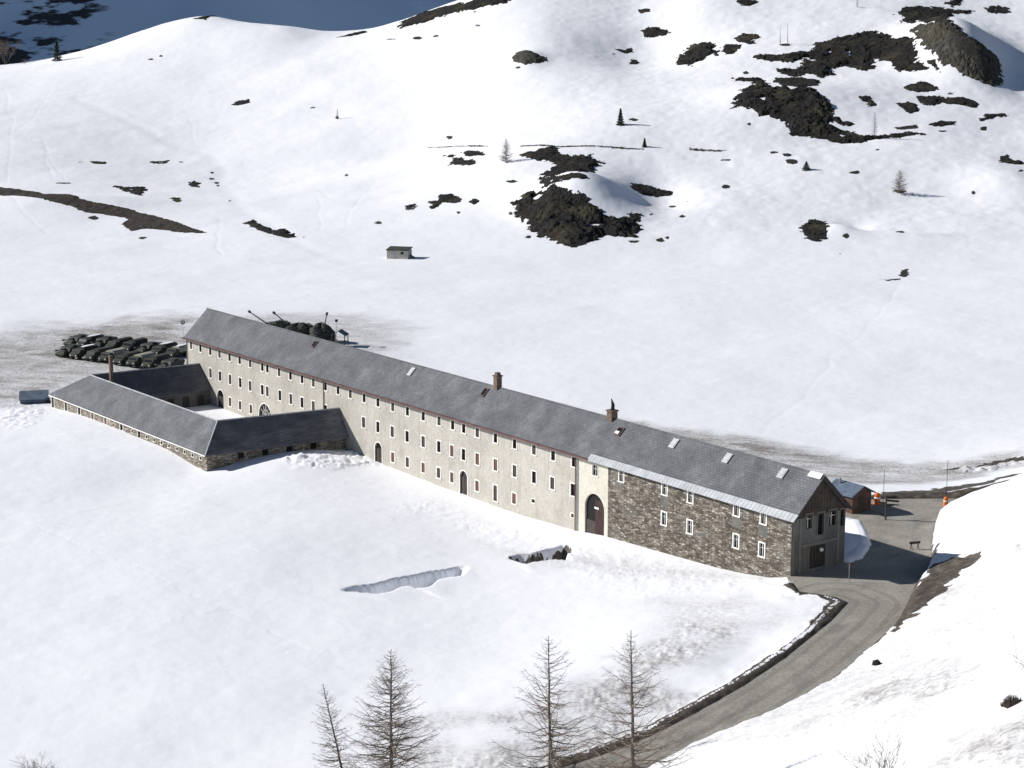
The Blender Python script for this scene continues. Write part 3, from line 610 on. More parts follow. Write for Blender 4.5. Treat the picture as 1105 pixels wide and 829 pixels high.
OC = [
 (za([(425,168),(440,155),(465,153),(490,160),(515,170),(525,183),(500,193),(460,197),(430,192)]), 'lone brown boulder high on the white slope, left of the big rocks', 2.2, 'slab'),
 (za([(806,94),(825,84),(850,83),(880,90),(892,100),(860,112),(815,113)]), 'dark oval rock patch high on the slope, below the top edge patch', 1.2, 'rock'),
 (za([(728,147),(760,150),(778,143),(782,156),(765,161),(740,156)]), 'small dark sliver of rock under the oval patch', .7, 'rock'),
 (za([(774,179),(797,179),(797,192),(776,192)]), 'tiny dark hook of rock beside the pale slope, third below the oval patch', .6, 'rock'),
 (za([(795,29),(830,27),(835,36),(805,40)]), 'small dark flat rock near the upper edge of the slope', .6, 'rock'),
 (za([(268,455),(300,450),(337,455),(335,465),(295,466)]), 'flat dark lens of bare ground under the thin dark line on the slope', .6, 'rock'),
 (za([(210,465),(245,463),(262,472),(300,476),(316,486),(300,494),(240,493),(230,487),(250,480),(235,470)]), 'dark bare patch with a thin tail left of the leafless tree on the slope', .7, 'rock'),
 (za([(446,460),(520,443),(550,440),(562,460),(600,465),(650,463),(690,485),(670,500),(640,515),(560,522),(513,519),(545,505),(555,485),(500,477),(455,473)]), 'dark boot shaped heath patch above the large central outcrop', 1.6, 'rock'),
 (za([(502,528),(560,528),(650,525),(640,535),(570,544),(545,550),(560,560),(515,557)]), 'narrow dark ledge between the boot shaped patch and the large outcrop', .9, 'rock'),
 (za([(415,605),(450,600),(440,585),(480,570),(520,572),(545,553),(590,570),(640,585),(650,605),(690,630),(715,648),(760,645),(770,632),(805,640),(800,690),(790,710),(740,705),(700,700),(670,718),(600,740),(570,735),(530,712),(490,700),(460,660),(435,640)]), 'large dark craggy outcrop at the foot of the slope, above the snow plain', 3.4, 'rock'),
 (za([(773,547),(800,546),(850,560),(875,568),(902,572),(895,583),(850,589),(815,581),(780,563)]), 'pointed dark rock right of the large craggy outcrop in bluish shade', 1.5, 'rock'),
 (za([(98,615),(130,610),(140,618),(125,628),(100,626)]), 'small dark rock left of the curved dark patch near the hill foot', .8, 'rock'),
 (za([(173,603),(200,600),(205,585),(235,580),(260,590),(274,605),(250,607),(215,606),(190,623),(180,616)]), 'curved dark rock patch above the grey hut near the hill foot', 1.2, 'rock'),
 (za([(295,596),(315,591),(323,602),(308,611),(297,606)]), 'small round dark rock just right of the curved dark patch', .9, 'rock'),
 (zb([(-25,180),(-15,158),(5,150),(15,138),(60,128),(88,130),(90,145),(102,155),(95,168),(75,163),(60,168),(55,182),(30,187),(20,198),(0,195),(-20,195)]), 'dark lumpy outcrop left of the biggest rock field', 1.8, 'rock'),
 (zb([(105,140),(130,132),(167,135),(165,147),(150,150),(140,163),(115,165),(108,153)]), 'dark patch just right of the lumpy outcrop, its lower neighbour', 1.0, 'rock'),
 (zb([(145,115),(175,100),(215,103),(222,112),(200,122),(212,131),(185,134),(160,125)]), 'dark patch right of the lumpy outcrop, its upper neighbour', 1.1, 'rock'),
 (zb([(148,0),(222,0),(205,16),(165,19)]), 'dark bush covered rock cut off by the top edge of the photo', 1.4, 'rock'),
 (zb([(200,168),(280,163),(340,155),(385,148),(378,130),(420,120),(480,105),(530,97),(560,93),(600,103),(610,118),(660,110),(680,120),(690,160),(695,180),(720,200),(700,212),(640,214),(610,185),(590,185),(565,180),(560,205),(525,214),(500,205),(470,200),(440,207),(440,227),(400,231),(360,222),(330,230),(280,222),(265,205),(320,205),(345,195),(350,180),(320,188),(230,182)]), 'wide dark rock field below the big boulder slab', 2.4, 'rock'),
 (zb([(268,235),(340,232),(395,240),(397,255),(340,263),(290,256),(266,245)]), 'dark strip of rock between the wide rock field and the long one below', 1.0, 'rock'),
 (zb([(135,235),(220,235),(250,250),(262,265),(320,267),(365,262),(400,285),(442,315),(437,335),(462,360),(497,370),(470,376),(440,366),(430,372),(470,390),(500,395),(540,410),(600,402),(690,394),(707,401),(650,409),(580,413),(520,426),(480,431),(400,416),(320,406),(300,386),(288,366),(266,352),(220,346),(205,326),(170,321),(140,322),(150,290),(170,267),(215,256),(195,245),(145,243)]), 'long dark rock face running down right with a thin tail', 3.0, 'rock'),
 (zb([(628,42),(650,28),(700,18),(760,22),(800,30),(865,32),(850,42),(800,43),(785,56),(760,66),(720,71),(690,62),(680,71),(640,66),(655,55)]), 'dark heath cap directly above the big boulder slab', 1.6, 'rock'),
 (zb([(675,85),(700,72),(740,70),(790,62),(800,75),(850,112),(890,137),(920,160),(935,190),(950,250),(920,256),(880,246),(830,226),(770,186),(720,151),(690,116)]), 'huge grey brown boulder slab leaning down to the right', 5.0, 'slab'),
 (zb([(642,262),(700,243),(732,249),(757,270),(700,277),(660,271)]), 'dark rock streak above the pair of lower right streaks', .9, 'rock'),
 (zb([(690,288),(760,289),(830,292),(882,312),(860,323),(800,311),(760,306),(745,319),(710,313)]), 'long dark rock streak under the boulder slab, pointing right', 1.1, 'rock'),
 (zb([(625,307),(660,304),(692,310),(690,336),(670,341),(650,326)]), 'short dark rock patch touching the left end of the long streak', 1.0, 'rock'),
 (zb([(517,289),(550,287),(556,300),(567,316),(545,319),(540,306),(520,301)]), 'small dark rock in the snowy bay between the two rock fields', .8, 'rock'),
 (zb([(728,370),(760,361),(802,364),(802,373),(760,379),(733,378)]), 'flat dark rock under the long streak near the right edge', .8, 'rock'),
 (zb([(878,352),(900,343),(945,337),(962,348),(930,351),(880,362)]), 'thin dark rock rim at the foot of the shaded snow, far right', .9, 'rock'),
 (zb([(933,468),(960,462),(972,480),(1007,485),(1000,491),(965,489),(938,486)]), 'dark rock with a tail at the right edge of the slope', 1.1, 'rock'),
 (zb([(343,690),(360,659),(385,655),(416,661),(425,690),(420,716),(385,723),(358,709)]), 'isolated blocky dark rock at the hill foot above the right plain', 2.0, 'rock'),
 (zb([(888,26),(930,17),(972,25),(966,39),(930,43),(900,36)]), 'dark flat rock patch in the top right corner of the slope', 1.0, 'rock'),
 (zb([(773,12),(800,-4),(832,-4),(820,15),(795,23)]), 'dark rock above the boulder slab at the top edge', 1.2, 'rock'),
 (zb([(722,182),(740,182),(760,205),(758,216),(738,200)]), 'small dark rock tucked against the lower left of the boulder slab', .8, 'rock'),
 (zc([(338,556),(380,559),(430,559),(435,575),(420,583),(380,574)]), 'small dark bare patch above the brown earth bank on the left', .8, 'rock'),
 (zc([(563,546),(580,538),(598,548),(592,559),(565,557)]), 'round dark rock above the right end of the brown earth bank', 1.0, 'rock'),
 (zc([(508,591),(535,591),(540,604),(520,604)]), 'small dark rock just above the brown earth bank tip', .7, 'rock'),
 (zc([(726,664),(755,657),(790,674),(820,689),(850,682),(874,707),(840,706),(790,693),(750,679)]), 'low dark streak of rock at the foot of the left hill', .9, 'rock'),
 (zc([(686,313),(710,301),(742,296),(747,305),(720,313),(700,315)]), 'thin dark rock alone in the middle of the smooth left hill', .8, 'rock'),
 (zc([(268,482),(320,483),(318,491),(275,489)]), 'left one of two thin dark marks midway up the left hill', .5, 'rock'),
 (zc([(448,484),(505,479),(503,487),(455,489)]), 'right one of two thin dark marks midway up the left hill', .5, 'rock'),
 (zc([(575,57),(600,44),(648,40),(645,50),(610,60)]), 'dark rock on the very summit of the left hill', 1.0, 'rock'),
 (zc([(675,52),(710,48),(747,57),(735,63),(690,58)]), 'thin dark rock just right of the left hill summit', .8, 'rock'),
 (zc([(994,113),(1040,103),(1089,92),(1092,97),(1050,108)]), 'dark rocky rim where the two snow hills meet', .9, 'rock'),
]
for i, (pts, lab, rel, mt) in enumerate(OC):
    yy = np.mean([p[1] for p in pts])
    outcrop(pts, lab, rel, mat=mt, seed=i, rag=2.2 if len(pts) > 14 else 1.4)
outcrop([(430, 25), (455, 15), (478, 8), (505, 3), (540, -4), (560, -6), (545, 4), (515, 10), (480, 17), (450, 27), (432, 31)], 'brown grassy crest of rock along the skyline against the blue mountain', 1.2, name='rock_crest', cat='rocky crest', rag=2.5, seed=77)
o = outcrop(cut, 'long brown earth bank bare of snow at the left edge', .6, name='earth_bank', cat='earth bank', rag=.8, seed=81)
m, t, b = new_mat('brown_earth', .95); v = pos(t); f = noise(t, v, .5, 8, .7)
t.links.new(ramp(t, f, [(.3, (.02, .016, .014)), (.55, (.042, .033, .027)), (.75, (.10, .08, .065))]), b.inputs['Base Color']); bump(t, b, f, 1, .3); M['earth'] = m
if o: o.data.materials[0] = m
# loose stones on the near right snow
for pts, lab in (([(941, 718), (946, 715), (950, 717), (948, 721), (943, 721)], 'single small dark stone on the white snow right of the road'),
                 ([(1073, 768), (1080, 760), (1090, 757), (1100, 759), (1112, 757), (1112, 765), (1095, 767), (1082, 769)], 'dark heather clump sticking out of the snow at the right edge')):
    W = march_many(pts); gx_, gy_ = np.mean([p[0] for p in W]), np.mean([p[1] for p in W]); g_ = gz(gx_, gy_); mb = MB()
    rx_ = (max(p[0] for p in W) - min(p[0] for p in W)) / 2
    if 'stone' in lab:
        bmV = []
        mb.tube([(-rx_, 0, .05), (-rx_ * .5, .05, .2), (rx_ * .2, 0, .28), (rx_ * .8, .02, .1), (rx_, 0, 0)], [.05, .28, .33, .22, .04], 7)
        o = mb.build('stone', M['rock'])
    else:
        for k in range(420):
            a = random.uniform(-rx_, rx_); q = 1 - abs(a / rx_) ** 2; bx, by = a, random.uniform(-.4, .4) * q
            mb.tube([(bx, by, -.1), (bx + random.uniform(-.15, .15), by + random.uniform(-.15, .15), random.uniform(.15, .6) * (.3 + q))], [.02, .01], 3, False)
        o = mb.build('heather_clump', M['bark'])
    o.location = (gx_, gy_, g_); tag(o, lab, 'stone' if 'stone' in lab else 'shrub')
# ------------------------------------------------------------------ long barracks building
LEN = 147.96; WD = 8.6; EZ = 10.6; RZ_ = 14.8
def facd(px, py): return dn(plane_hit(px, py, w(0, 0, 0), N))
def z2(a, b): return (180 + a / 3.683, 320 + b / 3.683)
def z3(a, b): return (380 + a / 3.683, 400 + b / 3.683)
def z4(a, b): return (620 + a / 3.565, 460 + b / 3.565)
bk = root('barracks', w(74, 4.3, 0), 'very long three storey grey barracks with slate roof and rubble stone near end', 'building')
def wall_grid(name, mat, d0, d1, zb_, zt, holes, depth=.28, n0=0., parent=bk, dz=None, basez=None):
    """front wall with real recessed openings; holes: (dc, zc, wd, ht)"""
    ds = sorted({d0, d1} | {round(h[0] - h[2] / 2, 3) for h in holes} | {round(h[0] + h[2] / 2, 3) for h in holes})
    zs = sorted({zb_, zt} | {round(h[1] - h[3] / 2, 3) for h in holes} | {round(h[1] + h[3] / 2, 3) for h in holes})
    mb = MB()
    for i in range(len(ds) - 1):
        dm = (ds[i] + ds[i + 1]) / 2
        hs = [h for h in holes if abs(dm - h[0]) < h[2] / 2]
        if not hs:
            mb.face([w(ds[i], n0, zb_), w(ds[i], n0, zt), w(ds[i + 1], n0, zt), w(ds[i + 1], n0, zb_)]); continue
        for j in range(len(zs) - 1):
            zm = (zs[j] + zs[j + 1]) / 2
            if any(abs(zm - h[1]) < h[3] / 2 for h in hs): continue
            mb.face([w(ds[i], n0, zs[j]), w(ds[i], n0, zs[j + 1]), w(ds[i + 1], n0, zs[j + 1]), w(ds[i + 1], n0, zs[j])])
    for dc, zc_, wd_, ht in holes:
        a, b, l, u = dc - wd_ / 2, dc + wd_ / 2, zc_ - ht / 2, zc_ + ht / 2
        for (p, q) in (((a, l), (a, u)), ((a, u), (b, u)), ((b, u), (b, l)), ((b, l), (a, l))):
            mb.face([w(p[0], n0, p[1]), w(q[0], n0, q[1]), w(q[0], n0 + depth, q[1]), w(p[0], n0 + depth, p[1])])
    return mb.build(name, mat, parent, world=True)
def window(dc, zc_, wd_, ht, kind='glass', sur=.16, n0=0., parent=bk, mat_s='surround', white=False, dirv=None):
    """surround (part) with pane / sash sub-parts"""
    mb = MB(); s = sur; pr_ = .035
    a, b, l, u = dc - wd_ / 2, dc + wd_ / 2, zc_ - ht / 2, zc_ + ht / 2
    mb.wbox(a - s, a, n0 - pr_, n0 + .06, l, u); mb.wbox(b, b + s, n0 - pr_, n0 + .06, l, u)
    mb.wbox(a - s, b + s, n0 - pr_ - .002, n0 + .06, u, u + s); mb.wbox(a - s - .05, b + s + .05, n0 - pr_ - .07, n0 + .06, l - s * .9, l)
    fr = mb.build('window', M[mat_s], parent, world=True)
    p = MB()
    if kind == 'glass':
        p.face([w(a, n0 + .2, l), w(b, n0 + .2, l), w(b, n0 + .2, u), w(a, n0 + .2, u)]); p.build('pane', M['pane'], fr, world=True)
        q = MB(); fw = .05
        q.wbox(a, a + fw, n0 + .12, n0 + .18, l, u); q.wbox(b - fw, b, n0 + .12, n0 + .18, l, u); q.wbox(dc - fw / 2, dc + fw / 2, n0 + .12, n0 + .18, l, u)
        q.wbox(a + fw, dc - fw / 2, n0 + .12, n0 + .18, u - fw, u); q.wbox(dc + fw / 2, b - fw, n0 + .12, n0 + .18, u - fw, u)
        q.wbox(a + fw, b - fw, n0 + .115, n0 + .119, zc_ + ht * .12, zc_ + ht * .12 + .04)
        q.build('sash', M['white' if white else 'shutter_dark'], fr, world=True)
    elif kind == 'void':
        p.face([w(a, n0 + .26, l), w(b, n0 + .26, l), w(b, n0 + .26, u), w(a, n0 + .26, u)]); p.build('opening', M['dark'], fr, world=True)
    else:
        p.wbox(a, dc - .01, n0 + .08, n0 + .13, l, u); p.wbox(dc + .01, b, n0 + .08, n0 + .13, l, u)
        p.build('shutter', M['shutter' if kind == 'red' else 'shutter_dark'], fr, world=True)
    return fr
row1 = [z2(*q) for q in [(97,195),(134,204),(173,215),(210,228),(250,240),(290,252),(332,266),(380,282),(400,287),(447,300),(492,316),(538,329),(583,343),(631,355),(681,370),(730,385)]] + \
       [z3(*q) for q in [(48,107),(103,124),(162,143),(220,160),(283,179),(346,198),(400,213),(444,227),(498,245),(570,267),(646,290),(723,314),(799,337),(881,362)]]
row2 = [z2(*q) for q in [(174,301),(212,317),(252,328),(292,340),(332,355),(380,371),(400,377),(450,395),(494,408),(538,422),(583,435),(631,440)]] + \
       [z3(*q) for q in [(46,205),(103,224),(160,243),(219,262),(283,281),(345,302),(397,319),(443,333),(498,352),(570,375),(646,400),(723,425),(796,448),(877,474)]]
row3 = [z2(*q) for q in [(252,422),(292,437),(335,452)]] + [z3(*q) for q in [(162,347),(220,367),(283,390),(344,411),(397,430),(497,465),(569,480),(644,513)]]
wins = []
for k, q in enumerate(row1): wins.append((facd(*q)[0], 9.25, .84, 1.25, 'glass' if k % 3 else 'dark'))
for k, q in enumerate(row2): wins.append((facd(*q)[0], 5.5, .88, 1.6, 'red' if k in (20, 21, 18) else ('glass' if k % 2 else 'dark')))
for k, q in enumerate(row3):
    d_ = facd(*q)[0]
    wins.append((d_, 1.65 if k != 9 else 1.5, .85, 1.45 if k != 9 else 2.2, 'red' if k in (3, 5, 7, 8, 10) else 'dark'))
# courtyard ground floor windows stay at the same height
d_g0, d_g1 = facd(*z3(925, 560))[0], facd(*z3(1002, 560))[0]; gatec = (d_g0 + d_g1) / 2; gatew = abs(d_g0 - d_g1)
SPL = facd(*z3(1017, 500))[0]; PIPE = facd(*z3(892, 500))[0]
arches = []      # (dc, bottom, width, top, kind)
for c_, l_, r_, top, bot in ((z3(104, 290), z3(90, 330), z3(118, 330), z3(104, 290), z3(104, 380)), (z3(443, 403), z3(428, 450), z3(458, 450), z3(443, 403), z3(443, 497)),
                        (z2(390, 425), z2(365, 460), z2(415, 460), z2(390, 427), z2(390, 560)), (z2(213, 372), z2(200, 410), z2(226, 410), z2(213, 372), z2(213, 455))):
    dc = facd(*c_)[0]; ww = abs(facd(*l_)[0] - facd(*r_)[0]); arches.append([dc, -1.2, ww, facd(*top)[2]])
arches[0][3] = arches[1][3] = 3.15
holes = [(a[0], a[1], a[2], a[3]) for a in wins]
for a in arches: holes.append((a[0], (a[1] + a[3]) / 2, a[2], a[3] - a[1]))
small = [(facd(*z3(720, 518))[0], facd(*z3(720, 518))[2], .75, .5), (facd(*z3(876, 576))[0], facd(*z3(876, 576))[2], .6, .5)]
for s_ in small: holes.append(s_)
WT = EZ
PD = PIPE + .0
w1 = wall_grid('plaster_wall', M['plaster'], PD, LEN, -4.5, WT, [h for h in holes])
gz0, gz1 = -1.0, facd(*z3(962, 490))[2]
cwin = (facd(*z3(966, 382))[0], 9.0, 1.1, 1.35)
wall_grid('gateway_wall', M['cream'], SPL, PD, -4.5, WT, [(gatec, (gz0 + gz1) / 2, gatew, gz1 - gz0), cwin], n0=-.012)
def arch_fill(dc, wd_, top, n0, mat, name='arch_head', parent=bk):
    """spandrels that turn a rectangular opening into a round-headed one"""
    mb = MB(); r = wd_ / 2; K = 10
    for sg in (-1, 1):
        for k in range(K):
            t0, t1 = math.pi / 2 * k / K, math.pi / 2 * (k + 1) / K
            p0 = (dc + sg * r * math.cos(t0), top - r + r * math.sin(t0)); p1 = (dc + sg * r * math.cos(t1), top - r + r * math.sin(t1))
            c_ = (dc + sg * r, top)
            mb.face([w(c_[0], n0 - .003, c_[1]), w(p0[0], n0 - .003, p0[1]), w(p1[0], n0 - .003, p1[1])])
            mb.face([w(p0[0], n0 - .003, p0[1]), w(p0[0], n0 + .27, p0[1]), w(p1[0], n0 + .27, p1[1]), w(p1[0], n0 - .003, p1[1])])
    mb.build(name, mat, parent, world=True)
def arch_ring(dc, wd_, top, bot, n0, mat, s=.16, parent=bk):
    mb = MB(); r = wd_ / 2; K = 14; a0 = []
    for k in range(K + 1):
        t_ = math.pi * k / K; a0.append((math.cos(t_), math.sin(t_)))
    for k in range(K):
        q = []
        for (c_, s_) in (a0[k], a0[k + 1]):
            q.append(((dc + r * c_, top - r + r * s_), (dc + (r + s) * c_, top - r + (r + s) * s_)))
        f = n0 - .04
        mb.face([w(q[0][0][0], f, q[0][0][1]), w(q[0][1][0], f, q[0][1][1]), w(q[1][1][0], f, q[1][1][1]), w(q[1][0][0], f, q[1][0][1])])
        mb.face([w(q[0][1][0], f, q[0][1][1]), w(q[0][1][0], n0 + .02, q[0][1][1]), w(q[1][1][0], n0 + .02, q[1][1][1]), w(q[1][1][0], f, q[1][1][1])])
    for sg in (-1, 1): 
        x_ = dc + sg * (r + s / 2); mb.wbox(x_ - s / 2, x_ + s / 2, n0 - .04, n0 + .02, bot, top - r)
    return mb.build('doorway', mat, parent, world=True)
for i, (dc, bot, ww, top) in enumerate(arches):
    arch_fill(dc, ww, top, 0, M['plaster']); f = arch_ring(dc, ww, top, bot, 0, M['surround'])
    mb = MB(); mb.wbox(dc - ww / 2, dc + ww / 2, .2, .27, bot, top - (ww / 2 if i != 2 else ww / 2 + .1))
    if i == 2:
        mb.build('door', M['shutter_dark'], f, world=True); q = MB()
        for k in range(1, 6):
            t_ = math.pi * k / 6; q.tube([w(dc, .15, top - ww / 2), w(dc + ww / 2 * math.cos(t_), .15, top - ww / 2 + ww / 2 * math.sin(t_))], .04, 4)
        q.tube([w(dc + ww / 4 * math.cos(math.pi * k / 8), .15, top - ww / 2 + ww / 4 * math.sin(math.pi * k / 8)) for k in range(9)], .035, 4)
        q.build('fanlight', M['surround'], f, world=True)
    else:
        mb.wbox(dc - .05, dc + .05, .15, .2, bot, top - ww / 2); mb.build('door', M['shutter_dark'], f, world=True)
    bkp = MB(); bkp.face([w(dc - ww / 2, .275, bot), w(dc + ww / 2, .275, bot), w(dc + ww / 2, .275, top), w(dc - ww / 2, .275, top)]); bkp.build('lunette', M['pane'], f, world=True)
arch_fill(gatec, gatew, gz1, -.012, M['cream'])
gt = MB()
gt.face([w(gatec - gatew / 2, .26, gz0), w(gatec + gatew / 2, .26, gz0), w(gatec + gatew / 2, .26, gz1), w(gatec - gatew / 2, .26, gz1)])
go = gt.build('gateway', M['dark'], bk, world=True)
g2 = MB(); g2.wbox(gatec - gatew / 2, gatec - .04, .12, .2, gz0, gz1 - .75); 
for k in range(8): g2.wbox(gatec - gatew / 2 + .1 + k * gatew / 17, gatec - gatew / 2 + .14 + k * gatew / 17, .1, .12, gz0, gz1 - .8)
g2.build('gate_leaf', M['gate'], go, world=True)
g3 = MB(); g3.wbox(gatec + .04, gatec + gatew / 2, .16, .22, gz0, gz0 + 3.2)
g3.build('gate_leaf', M['shutter_dark'], go, world=True)
g4 = MB(); g4.wbox(gatec - .75, gatec + .1, .05, .09, gz1 - 1.95, gz1 - 1.7); g4.build('sign_board', M['white'], go, world=True)
window(*cwin[:4], 'glass', .1, -.012, white=True)
for a in wins: window(*a[:4], a[4])
for s_ in small: window(*s_, 'void', .1)
# rubble stone end
sw = [facd(*z4(*q))[:3:2] + ((q[1]),) for q in [(181,192),(347,242),(345,355),(446,272),(444,387),(624,322),(622,442),(727,353),(721,475)]]
swins = []
for k, (d_, z_, _) in enumerate(sw):
    up = k in (0, 1, 3, 5, 7); swins.append((d_, {True: 8.75, False: 5.05}[up] if True else z_, .85, 1.35 if up else 1.55))
print('stone windows', [(round(a[0], 1), round(a[1], 2)) for a in sw])
swins = [(a[0], sw[k][1], a[2], a[3]) for k, a in enumerate(swins)]
wall_grid('rubble_wall', M['stone'], 0, SPL, -1.5, WT, swins, .3, n0=-.03)
for a in swins: window(*a, 'glass', .17, -.03, mat_s='surround', white=True)
for a in [swins[1], swins[5], swins[7]]:      # smooth grey patches of render under three windows
    mb = MB(); mb.wbox(a[0] - .75, a[0] + .75, -.034, -.031, a[1] - a[3] / 2 - 1.5, a[1] - a[3] / 2 - .2); mb.build('render_patch', M['render'], bk, world=True)
mb = MB(); mb.wbox(SPL + .02, SPL + 2.5, -.09, -.04, 0, 1.6)
# gable (near end), rear and far walls
mb = MB()
mb.face([w(LEN, 0, -4), w(LEN, WD, -4), w(LEN, WD, EZ), w(LEN, WD / 2, RZ_ - .15), w(LEN, 0, EZ)])
mb.face([w(0, WD, -4), w(0, WD, EZ), w(LEN, WD, EZ), w(LEN, WD, -4)]); mb.build('rear_wall', M['plaster'], bk, world=True)
def gab(px, py):
    q = plane_hit(px, py, w(0, 0, 0), D); a = dn(q); return a[1], a[2]
def z5b(a, b): return (850 + a / 9.214, 540 + b / 9.214)
g_open = []     # (n centre, z centre, width, height, kind)
for (x0_, y0_, x1_, y1_, kd) in ((185, 145, 240, 275, 'win'), (300, 130, 355, 335, 'door'), (410, 105, 480, 240, 'win'), (525, 90, 560, 250, 'slot')):
    n0_, zt_ = gab(*z5b(x0_, y0_)); n1_, zb__ = gab(*z5b(x1_, y1_)); g_open.append([(n0_ + n1_) / 2, (zt_ + zb__) / 2, abs(n1_ - n0_), abs(zt_ - zb__), kd])
n0_, zt_ = gab(*z5b(215, 460)); n1_, _ = gab(*z5b(375, 440)); g_open.append([(n0_ + n1_) / 2, (3.9 + zt_) / 2, n1_ - n0_, zt_ - 3.9, 'bay'])
print('gable openings', [[round(float(v), 2) for v in g[:4]] for g in g_open])
ns = sorted({0, WD} | {g[0] - g[2] / 2 for g in g_open} | {g[0] + g[2] / 2 for g in g_open}); zs = sorted({0.5, EZ} | {g[1] - g[3] / 2 for g in g_open} | {g[1] + g[3] / 2 for g in g_open})
mb = MB()
for i in range(len(ns) - 1):
    for j in range(len(zs) - 1):
        nm_, zm_ = (ns[i] + ns[i + 1]) / 2, (zs[j] + zs[j + 1]) / 2
        if any(abs(nm_ - g[0]) < g[2] / 2 and abs(zm_ - g[1]) < g[3] / 2 for g in g_open): continue
        mb.face([w(0, ns[i], zs[j]), w(0, ns[i + 1], zs[j]), w(0, ns[i + 1], zs[j + 1]), w(0, ns[i], zs[j + 1])])
for g in g_open:
    a, b, l, u = g[0] - g[2] / 2, g[0] + g[2] / 2, g[1] - g[3] / 2, g[1] + g[3] / 2
    for (p, q) in (((a, l), (a, u)), ((a, u), (b, u)), ((b, u), (b, l)), ((b, l), (a, l))):
        mb.face([w(0, p[0], p[1]), w(0, q[0], q[1]), w(.35, q[0], q[1]), w(.35, p[0], p[1])])
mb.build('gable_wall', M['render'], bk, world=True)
mb = MB(); mb.face([w(-.02, 0, EZ - .4), w(-.02, WD, EZ - .4), w(-.02, WD, EZ), w(-.02, WD / 2, RZ_ - .1), w(-.02, 0, EZ)]); gb = mb.build('gable_boards', M['wood'], bk, world=True)
q = MB()
for k in range(1, 17):
    n_ = WD * k / 17; top = EZ + (RZ_ - EZ) * (1 - abs(n_ - WD / 2) / (WD / 2)) - .25; q.wbox(-.05, -.022, n_ - .03, n_ + .03, EZ - .4, top)
q.build('batten', M['wood'], gb, world=True)
mb = MB()   # pilasters and bands of the gable front
for n_ in (.05, 1.15, WD - 1.3): mb.wbox(-.06, -.002, n_, n_ + .35, 3.3, EZ - .4)
mb.wbox(-.07, -.003, 1.5, WD - 1.3, 7.35 - .6, 7.6 - .6)
mb.build('pilaster', M['concrete'], bk, world=True)
for g in g_open:
    a, b, l, u = g[0] - g[2] / 2, g[0] + g[2] / 2, g[1] - g[3] / 2, g[1] + g[3] / 2
    f = MB(); s = .14
    f.wbox(-.06, .02, a - s, a, l, u); f.wbox(-.06, .02, b, b + s, l, u); f.wbox(-.065, .02, a - s, b + s, u, u + s)
    fo = f.build('window' if g[4] != 'bay' else 'garage_door', M['concrete'], bk, world=True)
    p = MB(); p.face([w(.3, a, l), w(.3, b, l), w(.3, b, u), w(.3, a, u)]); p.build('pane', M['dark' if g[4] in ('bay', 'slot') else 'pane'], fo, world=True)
    if g[4] == 'win':
        p = MB(); c_ = (a + b) / 2; p.wbox(.2, .26, c_ - .035, c_ + .035, l, u); p.wbox(.2, .258, a, b, g[1] + .2, g[1] + .26); p.build('sash', M['white'], fo, world=True)
    if g[4] == 'bay':
        p = MB()
        for k in range(5): p.wbox(.22, .28, a + (b - a) * k / 5 + .02, a + (b - a) * (k + 1) / 5 - .02, l, u - .1)
        p.build('door_board', M['wood'], fo, world=True)
q0 = plane_hit(*z5b(335, 490), w(-.3, 0, 0), D); dq = dn(q0)
lampb = MB(); lampb.tube([w(-.05, dq[1], dq[2] + .15), w(-.3, dq[1], dq[2] + .25)], .03, 5); lampb.tube([w(-.3, dq[1], dq[2] - .22), w(-.3, dq[1], dq[2] - .1), w(-.3, dq[1], dq[2] + .1), w(-.3, dq[1], dq[2] + .24)], [.1, .24, .24, .08], 10)
lampb.build('globe_lamp', M['white'], bk, world=True, smooth=True)
# roof: two slate slopes with overhang and thickness
OH = .55; sl_ = (RZ_ - EZ) / (WD / 2); e0 = -OH; ze = EZ - OH * sl_ + .12
def slope_slab(name, mat, d0, d1, n_lo, z_lo, n_hi, z_hi, th, parent=bk, lift=0.):
    nr = np.array([-(z_hi - z_lo), (n_hi - n_lo)]); nr = nr / np.linalg.norm(nr)
    if nr[1] < 0: nr = -nr
    pr = [(n_lo + nr[0] * lift, z_lo + nr[1] * lift), (n_hi + nr[0] * lift, z_hi + nr[1] * lift), (n_hi + nr[0] * (lift - th), z_hi + nr[1] * (lift - th)), (n_lo + nr[0] * (lift - th), z_lo + nr[1] * (lift - th))]
    mb = MB(); mb.prism(pr, d0, d1, w(0, 0, 0), D, N, (0, 0, 1)); return mb.build(name, mat, parent, world=True)
rf = slope_slab('roof_slope', M['slate'], -.75, LEN + .35, -OH * .8, EZ + .18 - OH * .8 * sl_, WD / 2, RZ_ + .18, .2)
slope_slab('roof_slope', M['slate'], -.75, LEN + .35, WD + OH * .8, EZ + .18 - OH * .8 * sl_, WD / 2 + .001, RZ_ + .179, .2)
mb = MB(); mb.tube([w(-.75, WD / 2, RZ_ + .2), w(LEN + .35, WD / 2, RZ_ + .2)], .09, 6); mb.build('ridge_cap', M['slate'], bk, world=True)
mb = MB(); mb.wbox(PD - 3.2, LEN + .3, -.8, -.42, EZ - .38, EZ - .13); mb.wbox(PD - 3.2, LEN + .3, -.42, -.004, EZ - .3, EZ - .22); mb.build('gutter', M['gutter'], bk, world=True)
TD = PD - 3.0
ts = slope_slab('sheet_metal_eave', M['tin'], -1.0, TD, -.8, EZ - .3, -.02, EZ + .43, .07, lift=.0)
q = MB()
k = -1.0
while k < TD:
    q.tube([w(k, -.8, EZ - .29), w(k, -.02, EZ + .44)], .022, 4); k += .62
q.build('standing_seam', M['tin'], ts, world=True)
mb = MB()    # verge boards at the gable
